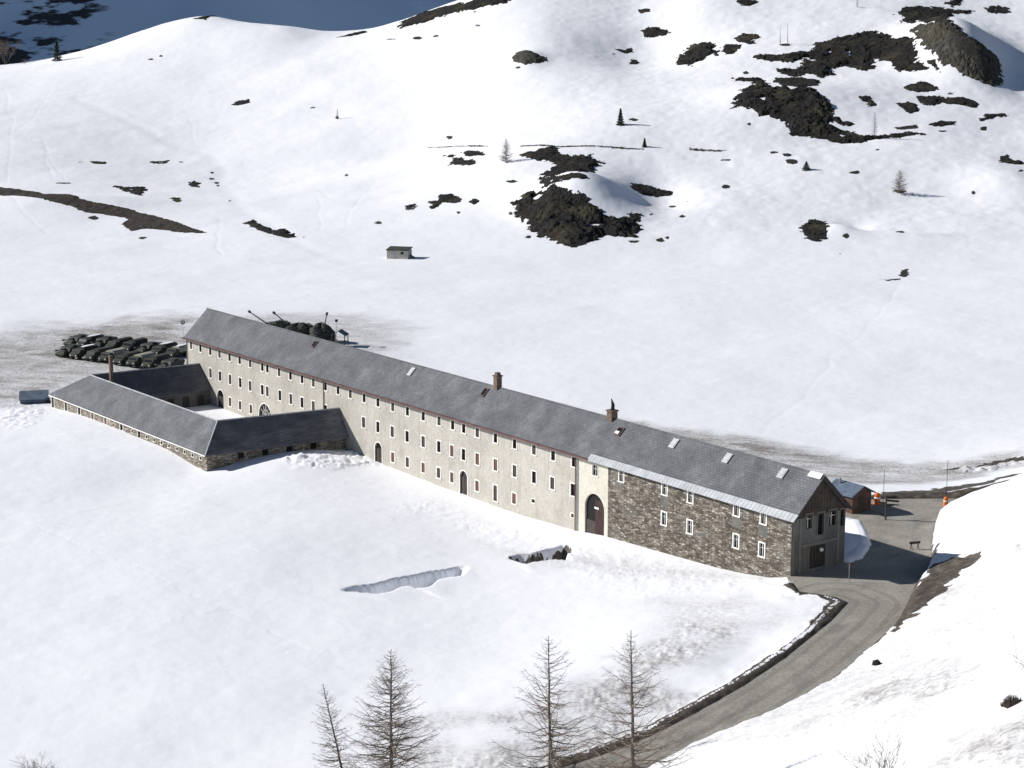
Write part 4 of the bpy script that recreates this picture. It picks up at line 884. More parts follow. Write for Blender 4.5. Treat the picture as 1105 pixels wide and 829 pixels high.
for n_a, z_a in ((-OH * .8, EZ + .02 - OH * .8 * sl_), (WD + OH * .8, EZ + .02 - OH * .8 * sl_)):
    mb.tube([w(-.78, n_a, z_a), w(-.78, WD / 2, RZ_ + .04)], .12, 4)
mb.build('verge_board', M['wood'], bk, world=True)
def roofd(px, py):
    nr = N * -(RZ_ - EZ) + np.array([0, 0, WD / 2]); q = plane_hit(px, py, w(0, 0, EZ + .2), nr / np.linalg.norm(nr)); return dn(q)
ex, ey_ = D, (N * WD / 2 + np.array([0, 0, RZ_ - EZ])); ey_ = ey_ / np.linalg.norm(ey_); ez_ = np.cross(ex, ey_); ez_ = ez_ if ez_[2] > 0 else -ez_
for px, py, ww, hh, kd in ((444, 401.5, .75, 1.3, 'w'), (523, 423.6, .8, 1.3, 'd'), (668.5, 466, 1.0, 1.2, 'h'), (727.4, 479, .85, 1.25, 'w'), (785, 495, .85, 1.25, 'w'), (844.4, 511.3, .85, 1.25, 'w'), (339.6, 371.8, .8, 1.2, 'd')):
    d_, n_, z_ = roofd(px, py); c_ = w(d_, n_, z_)
    f = MB(); f.box(c_ + ez_ * .06, ww + .16, hh + .16, .16, ex, ey_, ez_); fo = f.build('skylight', M['steel' if kd == 'w' else 'gutter'], bk, world=True)
    p = MB(); ww *= .85; hh *= .85; p.box(c_ + ez_ * .15, ww, hh, .04, ex, ey_, ez_); p.build('pane', M['steel' if kd == 'w' else 'pane'], fo, world=True)
    if kd == 'h': p = MB(); p.box(c_ + ez_ * .25 - ey_ * .3, ww * .8, .4, .1, ex, ey_, ez_); p.build('lid', M['white'], fo, world=True)
# pale cap sheet at the ridge corner
mb = MB(); mb.box(w(.5, WD / 2 - .33, RZ_ + .05) , 2.0, .75, .06, ex, ey_, ez_); mb.build('ridge_sheet', M['snowcap'], bk, world=True)
for px, py, hgt, wdt, cowl in ((537, 420, 1.7, .85, 0), (660.5, 455, 1.1, 1.0, 1)):
    d_ = dn(plane_hit(px, py, w(0, WD / 2, 0), N))[0]
    mb = MB(); mb.wbox(d_ - wdt / 2, d_ + wdt / 2, WD / 2 - wdt / 2, WD / 2 + wdt / 2, RZ_ - .4, RZ_ + hgt); mb.wbox(d_ - wdt / 2 - .12, d_ + wdt / 2 + .12, WD / 2 - wdt / 2 - .12, WD / 2 + wdt / 2 + .12, RZ_ + hgt, RZ_ + hgt + .15)
    ch = mb.build('chimney', M['brick'], bk, world=True)
    p = MB()
    if cowl: p.tube([w(d_ - .1, WD / 2, RZ_ + hgt + .1), w(d_ - .15, WD / 2, RZ_ + hgt + .9), w(d_ + .2, WD / 2, RZ_ + hgt + 1.6)], [.28, .24, .05], 6)
    else: p.wbox(d_ - .3, d_ + .3, WD / 2 - .3, WD / 2 + .3, RZ_ + hgt + .15, RZ_ + hgt + .55)
    p.build('cowl', M['dark' if cowl else 'brick'], ch, world=True)
for d_ in (PIPE + .15, PIPE - .25, facd(*z2(625, 400))[0], LEN - .25):
    mb = MB(); mb.tube([w(d_, -.12, EZ - .35), w(d_, -.12, -.8)], .075, 6); mb.build('drainpipe', M['gutter' if d_ > PIPE else 'steel'], bk, world=True)

# ------------------------------------------------------------------ low courtyard annex
M_an = root('annex', w(125, -12, 0), 'low stone annex with three dark slate wings round a snowy courtyard', 'building')
AE, AR = 2.5, 6.5
fl, fr_ = 152.7, 97.6; nf, nr_, nb = -23.4, -19.3, -15.3
def quad(mb, *p): mb.face([w(*q) for q in p])
def holes_front(zoomed): return [dn(plane_hit(30 + a / 3.683, 320 + b / 3.683, w(0, nf + .35, 0), N)) for a, b in zoomed]
tall = holes_front([(100, 430), (152, 448), (205, 470), (258, 490), (310, 512), (373, 533), (443, 555)])
sq = holes_front([(416, 541), (473, 558), (503, 570), (532, 582), (562, 595), (594, 608), (624, 620), (655, 632), (688, 645)])
hl = [(a[0], 1.2, .95, 1.8) for a in tall] + [(a[0], 1.65, .62, .5) for a in sq]
print('annex', [round(a[0], 1) for a in tall], [round(a[0], 1) for a in sq])
wall_grid('front_wall', M['stone2'], fr_ + .35, fl - .35, -2, AE + .1, hl, .3, nf + .35, parent=M_an)
for k, h in enumerate(hl): window(*h, 'red' if k in (3, 4) else 'void', .16 if k < 6 else .08, nf + .35, parent=M_an)
mb = MB()
quad(mb, (fr_ + .35, nf + .35, -2), (fr_ + .35, nf + .35, AE + .1), (96.4, 0, AE + .1), (96.4, 0, -2))            # outer wall of the right wing
mb.build('side_wall', M['stone2'], M_an, world=True)
mb = MB(); quad(mb, (104.2, nb - .3, -2), (104.2, nb - .3, AE), (139.5, nb - .3, AE), (139.5, nb - .3, -2))
quad(mb, (104.2, nb - .3, -2), (104.2, nb - .3, AE), (102.4, 0, AE), (102.4, 0, -2))
quad(mb, (fl - .35, nf + .35, -2), (fl - .35, nf + .35, AE), (fl - .35, nb, AE), (fl - .35, nb, -2)); quad(mb, (fl - .35, nb, -2), (fl - .35, nb, AE), (148, 0, AE), (148, 0, -2))
mb.build('courtyard_wall', M['stone2'], M_an, world=True)
# left wing wall facing the courtyard: pillars and openings in deep shade
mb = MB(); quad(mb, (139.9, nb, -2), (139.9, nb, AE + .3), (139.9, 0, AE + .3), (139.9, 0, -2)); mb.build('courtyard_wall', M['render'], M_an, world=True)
for k in range(5):
    c0 = -13.6 + k * 2.8; q = MB(); q.wbox(139.80, 139.88, c0, c0 + 1.2, -.3, 1.9); q.build('stable_door', M['wood'], M_an, world=True)
for k in range(4):
    f_ = .25 + k * .17; n_ = nf * (1 - f_); d_ = fr_ + .35 + (96.4 - fr_ - .35) * f_
    q = MB(); q.wbox(d_ - .06, d_ - .01 + .05, n_ - .45, n_ + .45, 1.25, 2.1); q.build('window', M['dark'], M_an, world=True)
q = MB(); q.wbox(97.72, 97.86, -18.2, -16.9, 0, 2.1); q.build('door', M['wood'], M_an, world=True)
RR, RRw = (101.2, nr_, AR), (98.2, 0.0, AR)      # right ridge: hip point and end at the main wall
RL, RLw = (144.9, nr_, AR), (143.4, 0.0, AR)
mb = MB(); T_ = .16
def slab(mb, pts):
    pts = [w(*q) for q in pts]; n = len(pts); i0 = len(mb.V)
    for q in pts: mb.V.append(tuple(q))
    for q in pts: mb.V.append((q[0], q[1], q[2] - T_))
    mb.F.append(tuple(range(i0, i0 + n))); mb.F.append(tuple(range(i0 + n, i0 + 2 * n))[::-1])
    for i in range(n): mb.F.append((i0 + i, i0 + n + i, i0 + n + (i + 1) % n, i0 + (i + 1) % n))
slab(mb, [(fr_, nf, AE), (fl, nf, AE), RL, RR]); mb.build('roof_slope', M['slate'], M_an, world=True)
mb = MB(); slab(mb, [(fr_, nf, AE), RR, RRw, (95.6, -.02, AE)]); mb.build('roof_slope', M['slate'], M_an, world=True)
mb = MB(); slab(mb, [RR, RRw, (102.6, -.02, AE), (104.4, nb, AE)]); mb.build('roof_slope', M['slate'], M_an, world=True)
mb = MB(); slab(mb, [RR, RL, (139.3, nb, AE), (104.4, nb, AE)]); mb.build('roof_slope', M['slate'], M_an, world=True)
mb = MB(); slab(mb, [RL, RLw, (139.3, -.02, AE + .35), (139.3, nb, AE + .1)]); mb.build('roof_slope', M['slate'], M_an, world=True)
mb = MB(); slab(mb, [(fl, nf, AE), RL, RLw, (148.3, -.02, AE), (fl, nb, AE)]); mb.build('roof_slope', M['slate'], M_an, world=True)
mb = MB()
for a, b in (((fr_, nf, AE), RR), (RR, RRw), (RR, RL), (RL, RLw), (RL, (fl, nf, AE))): mb.tube([w(*a) + np.array([0, 0, .05]), w(*b) + np.array([0, 0, .05])], .1, 5)
mb.build('ridge_cap', M['tin'], M_an, world=True)
mb = MB(); mb.wbox(fr_, fl, nf - .1, nf + .02, AE - .2, AE - .06); mb.build('gutter', M['surround'], M_an, world=True)
cp = plane_hit(120, 402, w(0, -17.5, 0), N); cd = dn(cp)
cd = (cd[0], -17.5, cd[2]); mb = MB(); zt = dn(plane_hit(120, 384, w(0, -17.5, 0), N))[2]
mb.wbox(cd[0] - .27, cd[0] + .27, -17.77, -17.23, 4, zt); mb.wbox(cd[0] - .33, cd[0] + .33, -17.83, -17.17, zt - .25, zt - .1); mb.build('chimney', M['brick'], M_an, world=True)

# ------------------------------------------------------------------ little buildings
def hut(name, cx_, cy_, rz, L, Wd, H, rise, mats, label, cat, flat=False, z=None):
    z = gz(cx_, cy_) - .15 if z is None else z
    r = root(name, (cx_, cy_, z), label, cat, rz=rz)
    mb = MB(); mb.prism([(-Wd / 2, 0), (Wd / 2, 0), (Wd / 2, H), (0, H + rise), (-Wd / 2, H)], -L / 2, L / 2, (0, 0, 0), (1, 0, 0), (0, 1, 0), (0, 0, 1)); wl = mb.build('wall', mats[0], r)
    for s_ in (-1, 1):
        mb = MB(); sl = rise / (Wd / 2); o_ = .45
        mb.prism([(s_ * (Wd / 2 + o_), H - o_ * sl + .05), (0, H + rise + .05), (0, H + rise + .2), (s_ * (Wd / 2 + o_), H - o_ * sl + .2)], -L / 2 - .4, L / 2 + .4, (0, 0, 0), (1, 0, 0), (0, 1, 0), (0, 0, 1)); mb.build('roof_slope', mats[1], r)
    return r, wl
c_ = P(923, 552, 3.9); hr, _ = hut('shed', c_[0] - .5, c_[1] + 1.5, math.atan2(D[1], D[0]), 4.2, 3.4, 2.5, .9, (M['rust'], M['bluetarp']), 'small rust brown shed with blue grey roof beside the road junction', 'shed', z=3.8)
q = MB(); q.box((-2.13, 0, 1.1), .05, 1.0, 2.0); q.build('door', M['wood'], hr); q = MB(); q.box((0, -1.73, 1.5), .9, .05, .8); q.build('window', M['pane'], hr)
q = MB(); q.tube([(1.2, .6, 3.0), (1.2, .6, 4.0)], .14, 6); q.build('stove_pipe', M['steel'], hr)
c_ = P(431, 280, 0); r = root('stone_hut', (c_[0], c_[1], gz(c_[0], c_[1]) - .2), 'small grey hut with dark flat roof alone on the plain at the hill foot', 'hut', rz=R(-14))
q = MB(); q.box((0, 0, 1.15), 5.6, 3.6, 2.3); wl = q.build('wall', M['plaster'], r)
q = MB(); q.prism([(-2.0, 2.3), (2.0, 2.75), (2.0, 2.95), (-2.0, 2.5)], -3.0, 3.0, (0, 0, 0), (1, 0, 0), (0, 1, 0), (0, 0, 1)); q.build('roof', M['canvas_dark'], r)
q = MB(); q.box((-.8, -1.82, 1.1), .9, .06, 1.9); q.build('door', M['steel'], r); q = MB(); q.box((1.3, -1.82, 1.7), .8, .05, .6); q.build('window', M['pane'], r)
q = MB(); q.box((3.4, .3, .7), 1.4, 1.0, .12, (math.cos(.5), 0, -math.sin(.5)), (0, 1, 0), (math.sin(.5), 0, math.cos(.5))); q.build('side_board', M['wood'], r)
# sheeted lean-to at the far corner of the annex
c_ = P(36, 434, .2); r = leanto = root('lean_to', (c_[0], c_[1] + 1, gz(c_[0], c_[1]) - .1), 'low lean-to under blue grey sheets half buried in snow at the far annex corner', 'shed', rz=R(12))
q = MB(); q.prism([(-2, 0), (2, 0), (2, 2.3), (-2, 1.3)], -2.8, 2.6, (0, 0, 0), (1, 0, 0), (0, 1, 0), (0, 0, 1)); q.build('wall', M['bluetarp'], r)
q = MB(); q.prism([(-2.3, 1.28), (2.3, 2.43), (2.3, 2.55), (-2.3, 1.4)], -3.0, 2.8, (0, 0, 0), (1, 0, 0), (0, 1, 0), (0, 0, 1)); q.build('roof', M['bluetarp'], r)
q = MB(); q.box((2.6, -2.03, .9), .9, .06, 1.5); q.build('door', M['wood'], r)

leanto.scale = (.85, .85, .7)
# ------------------------------------------------------------------ trees
def larch(px, ptop, pbase, half_w, label, group=None, dense=1.0, seed=0, droop=.12, name='larch', y0=70, cat='larch tree'):
    rd = random.Random(seed)
    b = march(*pbase, y0) if pbase is not None else None
    top = PY(ptop[0], ptop[1], b[1]); H = top[2] - b[2]; off = np.array([top[0] - b[0], 0, 0])
    r = root(name, (b[0], b[1], b[2] - .1), label, cat, group)
    tr = MB(); n = 14; pts = []
    for i in range(n + 1):
        f = i / n; pts.append(off * f + np.array([rd.uniform(-.03, .03), rd.uniform(-.03, .03), H * f]))
    tr.tube(pts, [.016 * H * (1 - .93 * i / n) ** .9 * .8 + .008 for i in range(n + 1)], 7); tr.build('trunk', M['bark'], r, smooth=True)
    br = MB(); z = H * .06; pxm = half_w
    while z < H * .985:
        f = z / H; L = pxm * min(1., ((1 - f) * 1.45) ** .8) * (1 - .15 * (f < .12)) + .1
        nb = max(2, int(round(5 * dense)))
        for k in range(nb):
            a = rd.uniform(0, 2 * math.pi); l = L * rd.uniform(.55, 1.08); up = .02 + .5 * f + rd.uniform(-.14, .16); cv = rd.uniform(-.2, 1.6)
            d = np.array([math.cos(a), math.sin(a), 0]); o = off * f + np.array([0, 0, z]); P_ = [o]
            m_ = 5
            for j in range(1, m_ + 1):
                t = j / m_; P_.append(o + d * l * t + np.array([rd.uniform(-.05, .05), rd.uniform(-.05, .05), l * (up * t - (droop + .12 * (1 - f)) * math.sin(t * math.pi) * .5 * cv + .07 * t * t + rd.uniform(-.035, .035))]))
            r0 = .012 + .011 * l
            br.tube(P_, [r0 * (1 - .8 * j / m_) for j in range(m_ + 1)], 3, False)
            for q in range(int(3 + l * 4 * dense)):
                t = rd.uniform(.15, 1); j = min(int(t * m_), m_ - 1); p0 = P_[j] + (P_[j + 1] - P_[j]) * (t * m_ - j)
                sa = a + rd.choice([-1, 1]) * rd.uniform(.5, 1.2); tl = l * rd.uniform(.12, .34) * (1.15 - t * .6)
                dd = np.array([math.cos(sa), math.sin(sa), rd.uniform(-.45, .35)]); p1 = p0 + dd * tl
                br.tube([p0, (p0 + p1) / 2 + np.array([0, 0, -.03 * tl]), p1], [.011, .009, .005], 3, False)
                if rd.random() < .6:
                    p2 = (p0 + p1) / 2; sd = np.array([math.cos(sa + .9), math.sin(sa + .9), rd.uniform(-.6, .3)]) * tl * .5; br.tube([p2, p2 + sd], [.008, .004], 3, False)
        z += H / 44 * rd.uniform(.7, 1.3) / max(dense, .6) ** .5
    br.build('branches', M['twig'], r)
    return r
LG = None
larch(0, (348, 737), (373, 846), 2.6, 'thin leaning leafless larch left of the dense one at the bottom edge', dense=.8, seed=3)
larch(0, (422, 700), (422, 850), 4.3, 'densest leafless larch with broad crown at the bottom edge', dense=1.2, seed=5)
larch(0, (592, 685), (594, 838), 5.2, 'sparse leafless larch standing just left of where the road leaves the photo', dense=.75, seed=8)
larch(0, (681, 679), (684, 893), 4.9, 'tall leafless larch whose trunk crosses in front of the road', dense=.9, seed=11)
def bare_tree(base, H, spread, label, seed, name='bare_tree', cat='tree', stems=1, depth=4, lean=(0, 0), rad=None, mat='twig', group=None):
    rd = random.Random(seed); r = root(name, base, label, cat, group); tr = MB(); br = MB()
    def grow(p, d, l, rad_, lev):
        n = 3; P_ = [p]; 
        for i in range(n):
            d = d + np.array([rd.uniform(-.16, .16), rd.uniform(-.16, .16), rd.uniform(-.06, .1)]); d = d / np.linalg.norm(d); P_.append(P_[-1] + d * l / n)
        (tr if lev == 0 else br).tube(P_, [rad_ * (1 - .45 * i / n) for i in range(n + 1)], 6 if lev == 0 else 3, lev == 0)
        if lev < depth:
            for k in range(rd.randint(3, 5)):
                t = rd.uniform(.35, 1); j = min(int(t * n), n - 1); q = P_[j] + (P_[j + 1] - P_[j]) * (t * n - j)
                a = rd.uniform(0, 6.28); s_ = spread * rd.uniform(.5, 1.1)
                nd_ = d + np.array([math.cos(a) * s_, math.sin(a) * s_, rd.uniform(-.2, .35)]); nd_ /= np.linalg.norm(nd_)
                grow(q, nd_, l * rd.uniform(.5, .75), max(rad_ * .5, .006), lev + 1)
    for k in range(stems):
        a = rd.uniform(0, 6.28); s_ = 0 if stems == 1 else .5
        grow(np.array([0, 0, -.1]), np.array([math.cos(a) * s_ + lean[0], math.sin(a) * s_ + lean[1], 1.]), H * .48, rad or H * .012, 0)
    tr.build('trunk', M['bark'], r, smooth=True); br.build('branches', M[mat], r)
    return r
b_ = march(948, 862, 60); bare_tree(b_, 5.2, .75, 'leafless spreading shrub cut off by the bottom edge on the right slope', 21, 'bare_shrub', 'shrub', stems=5, depth=3, rad=.035)
b_ = march(55, 866, 60); bare_tree(b_, 5.0, .7, 'pale bare shrub top just showing at the bottom left edge', 27, 'bare_shrub', 'shrub', stems=4, depth=4, rad=.03)
b_ = march(1150, 790, 60); bare_tree(b_, 9, .95, 'bare tree beyond the right edge with only branch tips reaching into view', 25, stems=1, depth=4, lean=(-.45, 0), rad=.09)
def hill_larch(px, py_top, py_base, hw, label, seed, **k):
    return larch(0, (px, py_top), (px, py_base), hw, label, seed=seed, name='larch', y0=480, **k)
hill_larch(546, 149, 176, 2.2, 'pale leafless larch on the slope above the hut, left of the boot shaped patch', 31, dense=1.3)
hill_larch(971, 183, 209, 2.6, 'leafless larch with a dark foot alone on the right slope', 33, dense=1.1)
hill_larch(842, 26, 48, .5, 'left of two thin bare saplings above the wide rock field', 35, dense=.5)
hill_larch(850, 24, 49, .6, 'right of two thin bare saplings above the wide rock field', 36, dense=.5)
hill_larch(944, 120, 150, 1.4, 'thin bare sapling in the snowy bay between the rock fields', 37, dense=.8)
hill_larch(364, 117, 129, .7, 'tiny bare sapling on the smooth slope left of centre', 38, dense=.8)
hill_larch(925, -4, 8, .8, 'tiny bare sapling at the top edge left of the boulder slab', 39, dense=.6)
hill_larch(1021, 175, 186, .5, 'tiny bare twig of a sapling right of the larch with the dark foot', 40, dense=.5) if False else None
def conifer(px, py_top, py_base, hw, label, seed, y0=480, base=None):
    rd = random.Random(seed); b = march(px, py_base, y0); top = PY(px, py_top, b[1]); H = top[2] - b[2]
    r = root('conifer', (b[0], b[1], b[2] - .1), label, 'conifer')
    t = MB(); t.tube([(0, 0, 0), (0, 0, H * .95)], [.03 * H, .005 * H], 6); t.build('trunk', M['bark'], r)
    c = MB(); n = 2600
    for i in range(n):
        f = rd.random() ** 1.4; z = H * (.08 + .92 * f); R_ = hw * (1 - f) * (.75 + .35 * math.sin(f * 40)) + .05; a = rd.uniform(0, 6.28); q = R_ * rd.uniform(.3, 1) ** .6
        p = np.array([math.cos(a) * q, math.sin(a) * q, z - .25 * q]); s_ = rd.uniform(.12, .3) * (H / 4) ** .5
        u = np.array([rd.uniform(-1, 1), rd.uniform(-1, 1), rd.uniform(-.6, .4)]) * s_; v = np.array([rd.uniform(-1, 1), rd.uniform(-1, 1), rd.uniform(-.5, .5)]) * s_
        c.face([p - u, p + v, p + u * 1.4])
    c.build('crown', M['needle'], r); return r
conifer(669.5, 117, 135, 1.5, 'double dark conifer with a long shadow on the middle slope', 51)
conifer(695.5, 149, 159, .9, 'small dark conifer just above the thin dark line', 52)
conifer(870, 174, 183, 1.6, 'small round dark bushy conifer below the long dark rock face', 53)
conifer(62, 44, 66, 2.4, 'pointed dark conifer on the skyline at the far left', 54)
b_ = march(6, 70, 600)
if b_ is not None: bare_tree(b_, 12, .8, 'brownish bare broad tree at the left edge on the skyline', 61, depth=5, stems=5, rad=.12)
b_ = march(27, 70, 600)
if b_ is not None: bare_tree(b_, 3, .9, 'small bare bush on the skyline between the broad tree and the conifer', 62, 'bare_shrub', 'shrub', depth=4, stems=3)

# ------------------------------------------------------------------ army vehicles behind the barracks
def wheel(mb_t, mb_r, x, y, rad, wdt):
    s_ = 1 if y > 0 else -1
    mb_t.tube([(x, y - wdt / 2, rad), (x, y + wdt / 2, rad)], rad, 14); mb_r.tube([(x, y + s_ * (wdt / 2 - .01), rad), (x, y + s_ * (wdt / 2 + .03), rad)], rad * .5, 10)
def make_truck(can):
    r = root('army_truck', (0, 0, 0), 'x', 'army truck')
    q = MB(); q.box((0, 0, .95), 6.6, .9, .3); q.build('chassis', M['rubber'], r)
    q = MB(); q.prism([(-3.3, .9), (-3.3, 1.75), (-2.55, 1.9), (-2.25, 2.65), (-1.15, 2.7), (-1.15, .9)], -1.15, 1.15, (0, 0, 0), (0, 1, 0), (1, 0, 0), (0, 0, 1)); cab = q.build('cab', M['army'], r)
    q = MB(); q.box((-2.43, 0, 2.27), .04, 1.9, .5, (math.cos(1.19), 0, math.sin(1.19)), (0, 1, 0), (-math.sin(1.19), 0, math.cos(1.19))) if False else q.face([(-2.56, -1, 1.96), (-2.56, 1, 1.96), (-2.3, 1, 2.55), (-2.3, -1, 2.55)]); q.build('windscreen', M['pane'], cab)
    for y in (-.8, .8): h = MB(); h.tube([(-3.36, y, 1.3), (-3.28, y, 1.3)], .14, 8); h.build('headlight', M['white'], cab)
    q = MB(); q.box((1.15, 0, 1.35), 4.3, 2.4, .5); q.build('cargo_bed', M['army'], r)
    q = MB(); pr_ = [(-1.2, 1.6), (-1.2, 2.5)] + [(1.2 * math.cos(math.pi - math.pi * k / 8), 2.5 + .65 * math.sin(math.pi * k / 8)) for k in range(1, 8)] + [(1.2, 2.5), (1.2, 1.6)]
    q.prism(pr_, -.98, 3.28, (0, 0, 0), (1, 0, 0), (0, 1, 0), (0, 0, 1)); q.build('canvas_cover', M[can], r)
    for x in (-2.4, 1.2, 2.4):
        for y in (-1.0, 1.0):
            a, b = MB(), MB(); wheel(a, b, x, y, .55, .32); o = a.build('wheel', M['rubber'], r); b.build('rim', M['army_grey'], o)
    return r
def make_howitzer(elev=35, trav=0, bl=4.6):
    r = root('tracked_howitzer', (0, 0, 0), 'x', 'tracked howitzer')
    q = MB(); q.prism([(-3.1, .6), (-3.3, 1.1), (-2.3, 1.75), (3.0, 1.75), (3.0, .5), (-2.6, .45)], -1.05, 1.05, (0, 0, 0), (0, 1, 0), (1, 0, 0), (0, 0, 1)); q.build('hull', M['army'], r)
    for s_ in (-1, 1):
        q = MB(); pr_ = [(-3.05, .75), (-2.7, 1.05), (2.6, 1.1), (3.0, .8), (2.5, .12), (-2.4, .12)]
        q.prism(pr_, s_ * 1.08, s_ * 1.52, (0, 0, 0), (0, 1, 0), (1, 0, 0), (0, 0, 1)); tk = q.build('track', M['rubber'], r)
        h = MB()
        for k in range(7): h.tube([(-2.2 + k * .74, s_ * 1.5, .42), (-2.2 + k * .74, s_ * 1.58, .42)], .3, 10)
        h.build('road_wheel', M['army_grey'], tk)
        q = MB(); q.box((0, s_ * 1.3, 1.22), 6.0, .55, .06); q.build('track_guard', M['army'], r)
    q = MB(); q.prism([(-1.5, 1.76), (-1.1, 2.75), (2.7, 2.85), (2.9, 1.76)], -1.35, 1.35, (0, 0, 0), (0, 1, 0), (1, 0, 0), (0, 0, 1)); tu = q.build('turret', M['army'], r)
    q = MB(); q.tube([(1.2, .6, 2.82), (1.2, .6, 3.15)], .35, 10); q.build('hatch', M['army_grey'], tu)
    for s_ in (-.7, .7): q = MB(); q.box((2.98, s_, 2.2), .35, 1.0, .7); q.build('stowage_box', M['canvas_dark'], tu)
    q = MB(); q.box((.7, -.5, 3.0), 1.4, .9, .35); q.build('tarpaulin_roll', M['army_grey'], tu)
    e = R(elev); dx, dz = -math.cos(e), math.sin(e); o = np.array([-1.2, 0, 2.25]); u = np.array([dx, math.sin(R(trav)), dz])
    q = MB(); q.tube([o, o + u * bl], [.14, .1], 8); ba = q.build('barrel', M['army'], r)
    q = MB(); q.tube([o + u * (bl - .05), o + u * (bl + .1), o + u * (bl + .6), o + u * (bl + .7)], [.13, .26, .26, .13], 8); q.build('muzzle_brake', M['army_grey'], ba)
    q = MB(); q.tube([o, o + u * .9], [.36, .22], 8); q.build('mantlet', M['army_grey'], ba)
    return r
def children(o): return [c for c in bpy.data.objects if c.parent == o]
def copy_tree(o, parent=None):
    c = o.copy(); col.objects.link(c); c.parent = parent
    for ch in children(o): copy_tree(ch, c)
    return c
t_beige = make_truck('canvas'); t_dark = make_truck('canvas_dark')
how = [make_howitzer(3, 0, 2.6)]
a0, a1 = P(74, 383, 0), P(186, 398, 0); rd_ = (a1 - a0) / np.linalg.norm(a1 - a0); pe = np.array([-rd_[1], rd_[0], 0]); ang_ = math.atan2(-pe[1], -pe[0])
used = {}
def place(o, px, py, rz, lab, grp, dz=0):
    k = o.name
    if k in used: o = copy_tree(o)
    used[k] = 1
    p = P(px, py, 0); p = P(px, py, gz(p[0], p[1])); o.location = (p[0], p[1], p[2] + dz); o.rotation_euler = (R(random.uniform(-1, 1)), 0, rz); o['label'] = lab; o['group'] = grp; sc_ = .86 if 'row' in lab or 'beige' in lab else 1.; o.scale = (sc_, sc_ * 1.05, sc_ * (.8 if sc_ < 1 else 1) * random.uniform(.93, 1.07))
    return o
G1, G2 = 'army trucks parked behind the barracks', 'tracked howitzers parked behind the barracks'
face_ = math.atan2(pe[1], pe[0])          # cab (-x local) towards the camera
front = [(75, 384, how[0], 'leftmost dark tracked gun in the front row of parked vehicles'), (91, 386.5, t_dark, 'dark covered truck, first truck from the left in the front row'), (107, 388.5, t_dark, 'dark covered truck just left of the first beige covered one'),
         (122, 390, t_beige, 'beige canvas covered truck directly behind the annex chimney'), (137, 392.5, t_dark, 'dark covered truck between the two beige covered trucks'), (152, 394.5, t_beige, 'beige canvas covered truck right of the annex chimney'),
         (168, 397, t_dark, 'dark covered truck right of the second beige one in the front row'), (184, 400, how[0], 'dark tracked gun at the right end of the front row, nearest the barracks')]
for px, py, o, lab in front: place(o, px, py, face_ + random.uniform(-.06, .06), lab, G1 if o is not how[0] else G2)
back_ = [(84, 373, how[0], 'tracked gun at the left end of the rear row'), (98, 374, t_dark, 'dark truck second from the left in the rear row'), (113, 375.5, how[0], 'tracked gun left of the middle of the rear row'), (129, 377, t_dark, 'dark truck behind the gap right of the first beige truck'),
         (145, 379, t_dark, 'dark truck in the rear row behind the second beige truck'), (161, 381, how[0], 'tracked gun in the rear row, third from the barracks'), (177, 383, t_dark, 'dark truck in the rear row, second from the barracks'), (193, 385, t_beige, 'truck in the rear row right beside the barracks corner')]
for px, py, o, lab in back_: place(o, px, py, face_ + random.uniform(-.08, .08), lab, G1 if o is not how[0] else G2)
for k, o in enumerate([o for o in bpy.data.objects if o.get('category') == 'army truck' and 'beige' not in o['label']]):
    q = MB(); q.tube([(-.9, -.25 + .2 * (k % 3), 3.12), (.6, 0, 3.2), (3.1, .1, 3.14)], [.3, .5, .35], 8)
    q.V = [(a, b * 1.3, 3.16 + (c - 3.16) * .18) for a, b, c in q.V]; q.build('snow_cover', M['snowcap'], o)
# the three guns standing behind the ridge, barrels raised
for px, py, rz, lab, el in ((297, 362, R(15), 'raised gun showing left of the other two over the slate ridge', 38), (322, 366, R(20), 'middle of three raised guns showing over the slate ridge', 42), (347, 370, R(115), 'biggest raised gun right of the other two over the slate ridge', 60)):
    o = make_howitzer(el); place(o, px, py, rz, lab, G2)
# camouflage nets over the two right guns
for px, py, a, b, h, lab in ((322, 366, 3.2, 2.3, 3.3, 'camouflage net draped on the middle raised gun'), (347, 370, 2.5, 2.4, 4.0, 'dark net heap draped on the biggest raised gun')):
    p = P(px, py, 0); q = MB(); n, m_ = 28, 14
    for i in range(n):
        for j in range(m_ + 1):
            t = 2 * math.pi * i / n; f = j / m_; rr = (1 - f ** 2.2) ** .5 * (1 + .15 * math.sin(3 * t + 4 * f)) * random.uniform(.9, 1.08)
            q.V.append((a * rr * math.cos(t), b * rr * math.sin(t), h * f * (1 + .06 * math.sin(5 * t)) + random.uniform(-.08, .08) + .9 * (1 - f)))
    for i in range(n):
        for j in range(m_): q.F.append((i * (m_ + 1) + j, ((i + 1) % n) * (m_ + 1) + j, ((i + 1) % n) * (m_ + 1) + j + 1, i * (m_ + 1) + j + 1))
    o = q.build('camouflage_net', M['canvas_dark']); o.location = (p[0], p[1], gz(p[0], p[1])); tag(o, lab, 'net')
